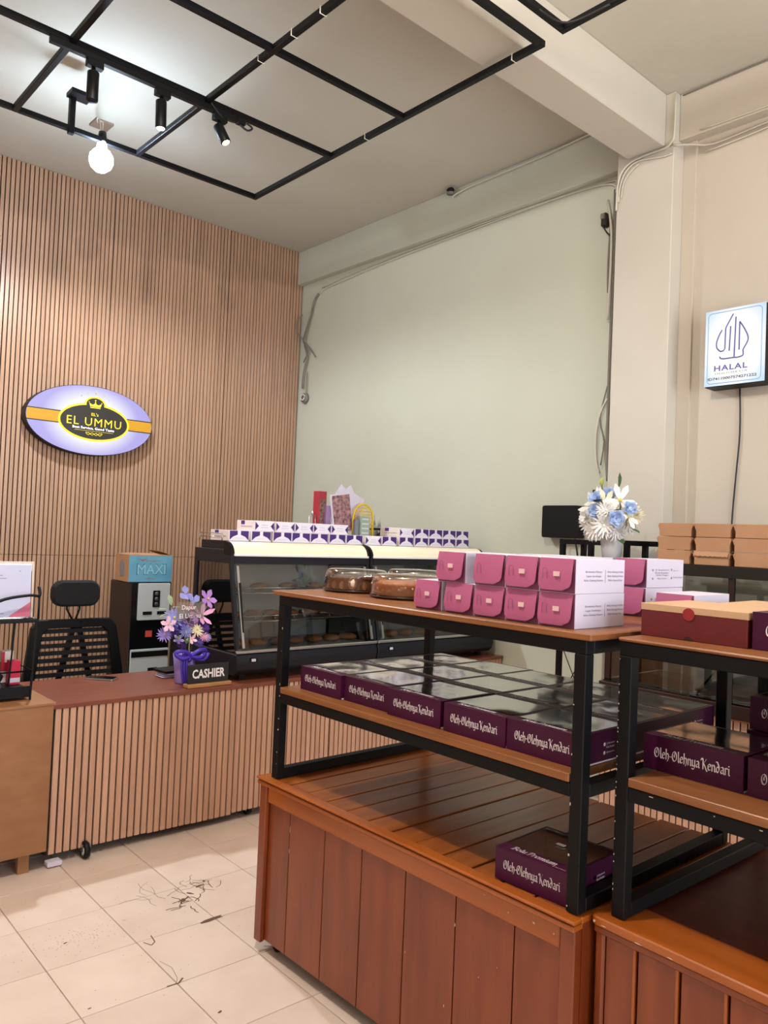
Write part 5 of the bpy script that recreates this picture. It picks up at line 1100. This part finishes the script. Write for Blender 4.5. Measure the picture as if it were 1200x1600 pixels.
b1, d1 = spot(1.755, (0.02,-0.02,-1), 0.135, 'black track spotlight in the middle of the track with glowing lens', LENSN)
b2, d2 = spot(2.09, (0.30,-0.25,-0.75), 0.095, 'black track spotlight at the track end, tilted with warm orange glow', LENSW)
light('middle_spot_beam', 'SPOT', tuple(b1), 25, (1.0, 0.86, 0.7), 0.02, target=tuple(b1+d1), spot=math.radians(50))
light('end_spot_beam', 'SPOT', tuple(b2), 60, (1.0, 0.70, 0.42), 0.02, target=tuple(b2+d2), spot=math.radians(38))
light('led_bulb_beam', 'SPOT', (1.79, 4.70, 3.605), 260, (0.88, 0.95, 1.0), 0.05, target=(1.79, 4.70, 0), spot=math.radians(172), blend=0.35)
bl = thing('led_bulb', 'glowing white LED bulb hanging from the grid rail', 'bulb', (1.79, 4.70, 3.69))
part('globe', MB().lathe([(0.0,-0.078),(0.030,-0.072),(0.058,-0.048),(0.070,-0.012),(0.066,0.022),(0.048,0.048),(0.032,0.062)], n=24), BULB, bl)
part('collar', MB().lathe([(0.031,0.0625),(0.029,0.10),(0.020,0.12)], n=16), mat('bulb_collar', 'dfe3e6', .4), bl)
part('socket', MB().lathe([(0.024,0.12),(0.026,0.125),(0.022,0.165),(0.008,0.17)], n=14), BLKP, bl)
part('wires', MB().tube(smooth_path([(0,0,0.168),(0.01,0.03,0.24),(0.08,0.26,0.36),(0.16,0.48,0.460)]), 0.0035, 5).tube(smooth_path([(-0.01,0,0.165),(-0.01,0.03,0.25),(0.06,0.26,0.37),(0.15,0.49,0.460)]), 0.0035, 5).tube(smooth_path([(-0.04,0.0,0.13),(0.0,0.01,0.15),(0.05,0.0,0.125)]), 0.005, 5), CABLE, bl)
tag(solo('ceiling_rose', MB().box(-0.06, 0.06, -0.06, 0.06, -0.014, -0.0005), mat('brown_fitting', '7a6656', .7), 'square brown ceiling fitting plate above the hanging bulb', 'fitting', (1.97, 5.20, ZC)))

# ------------------------------------------------------------------ cables and fittings on the walls
def cable(name, pts, r, m, label, cat='cable', extra=None):
    q = MB().tube(smooth_path(pts, 3), r, 5)
    if extra:
        for e, rr in extra: q.tube(smooth_path(e, 3), rr, 5)
    return solo(name, q, m, label, cat)
cable('ceiling_cable', [(4.27,2.80,4.15),(4.268,3.0,4.145),(4.27,3.3,4.13),(4.27,3.7,4.125),(4.268,4.0,4.12),(4.26,4.13,4.10),(4.262,4.16,4.085)], 0.007, CABLE, 'pale cable sagging along the top of the green wall')
sk = thing('wall_socket_knob', 'small dark socket stub where the ceiling cable starts', 'socket', (4.23, 4.15, 4.10)); part('cap', MB().blob((0,0,0.03), (.03,.035,.018), 8), BLKP, sk); part('plate', MB().lathe([(.03,0),(.03,.012)], n=10), CABLED, sk)
cable('ledge_cable', [(4.30,2.76,3.72),(4.33,2.80,3.79),(4.338,2.95,3.825),(4.338,3.3,3.835),(4.338,4.2,3.82),(4.338,5.0,3.80),(4.338,5.5,3.77),(4.338,5.82,3.75),(4.338,5.88,3.72)], 0.006, CABLE, 'twin cable clipped under the ledge of the green wall', extra=[([(4.32,2.78,3.80),(4.338,2.85,3.825),(4.338,3.5,3.842),(4.338,4.6,3.835),(4.338,5.5,3.80),(4.338,5.86,3.765)], 0.005)])
cable('corner_cable_bundle', [(4.335,5.91,3.72),(4.335,5.97,3.66),(4.33,6.02,3.5),(4.32,6.08,3.3),(4.325,6.03,3.15),(4.32,6.07,3.0),(4.32,6.08,2.85)], 0.010, CABLED, 'tangled grey cables hanging in the corner beside the slatted wall', extra=[([(4.33,5.98,3.6),(4.30,6.03,3.42),(4.32,6.10,3.3),(4.31,6.0,3.2),(4.32,6.08,3.1)], 0.006), ([(4.325,6.02,3.0),(4.325,6.03,2.7)], .005), ([(4.30,6.10,3.55),(4.26,6.13,3.48),(4.27,6.13,3.38),(4.31,6.0,3.24),(4.31,5.88,3.12)], .006)])
so = thing('old_wall_socket', 'round old wall socket with wires at the corner of the green wall', 'socket', (4.325, 6.05, 2.76)); part('plate', MB().lathe([(0.0,-0.012),(0.045,-0.010),(0.048,0.02)], n=18, axis='x'), CABLED, so); part('wire_knot', MB().tube(smooth_path([(-.015,-.03,.01),(-.02,0,.03),(-.02,.03,0),(-.02,0,-.025),(-.015,-.02,0)]), .006, 5), CABLE, so)
cable('pillar_cable', [(4.195,2.69,3.55),(4.195,2.685,3.70),(4.196,2.66,3.78),(4.197,2.60,3.822),(4.200,2.50,3.835),(4.200,2.38,3.835),(4.20,2.34,3.86),(4.20,2.325,3.90),(4.20,2.322,4.14)], 0.007, CABLE, 'cables bending round the pillar under the beam and up to the ceiling', extra=[([(4.199,2.68,3.60),(4.199,2.67,3.70),(4.199,2.63,3.78),(4.2,2.55,3.815),(4.2,2.40,3.79),(4.2,2.335,3.79)], .006), ([(4.2,2.66,3.62),(4.2,2.65,3.70),(4.2,2.61,3.76),(4.2,2.55,3.795)], .004)])
cable('right_ledge_cable', [(4.20,2.33,3.835),(4.26,2.25,3.835),(4.33,2.15,3.83),(4.333,1.9,3.845),(4.333,1.5,3.86),(4.333,0.8,3.84)], 0.006, CABLE, 'cables running along the ledge on the right wall', extra=[([(4.255,2.2,3.90),(4.255,1.9,3.895),(4.255,1.5,3.90)], .004), ([(4.33,2.2,3.80),(4.333,1.9,3.815),(4.333,1.5,3.86)], .005)])
cable('ceiling_edge_cable', [(4.258,2.31,4.145),(4.258,1.9,4.15),(4.258,1.0,4.15)], 0.004, CABLED, 'thin cable at the ceiling edge above the right wall')
cable('hanging_cable', [(4.33,2.84,3.70),(4.31,2.81,3.60),(4.30,2.785,3.45),(4.30,2.785,3.2),(4.30,2.79,3.05),(4.31,2.80,2.92)], 0.008, CABLE, 'white cable hanging down beside the pillar from the dark junction')
cable('hanging_cable', [(4.32,2.79,2.42),(4.31,2.83,2.33),(4.30,2.85,2.18),(4.30,2.84,2.02),(4.31,2.82,1.95)], 0.008, CABLE, 'white cable loop lower down beside the pillar above the white flowers')
cable('pillar_gap_cable', [(4.32,2.78,3.75),(4.325,2.78,3.2),(4.325,2.785,2.6),(4.325,2.78,2.1),(4.325,2.77,1.9)], 0.010, CABLED, 'dark dusty cable bundle in the gap between green wall and pillar', extra=[([(4.33,2.81,3.55),(4.33,2.82,3.3),(4.33,2.815,3.1)], .008), ([(4.32,2.79,2.5),(4.31,2.83,2.3),(4.315,2.80,2.15),(4.31,2.815,2.0)], .005)])
jd = thing('open_junction', 'dark open junction fitting hanging beside the top of the pillar', 'junction', (4.30, 2.83, 3.53)); part('body', MB().box(0, .045, 0, .04, 0, .085), mat('dusty_black', '2b2520', .8), jd, bevel=.006); part('block', MB().box(-.02, 0, .005, .03, .04, .075), CABLED, jd, bevel=.003); part('stub_wire', MB().tube(smooth_path([(0,0.02,0),(0,-.01,-.05),(0,-.05,-.09)]), .005, 5), CABLEB, jd)
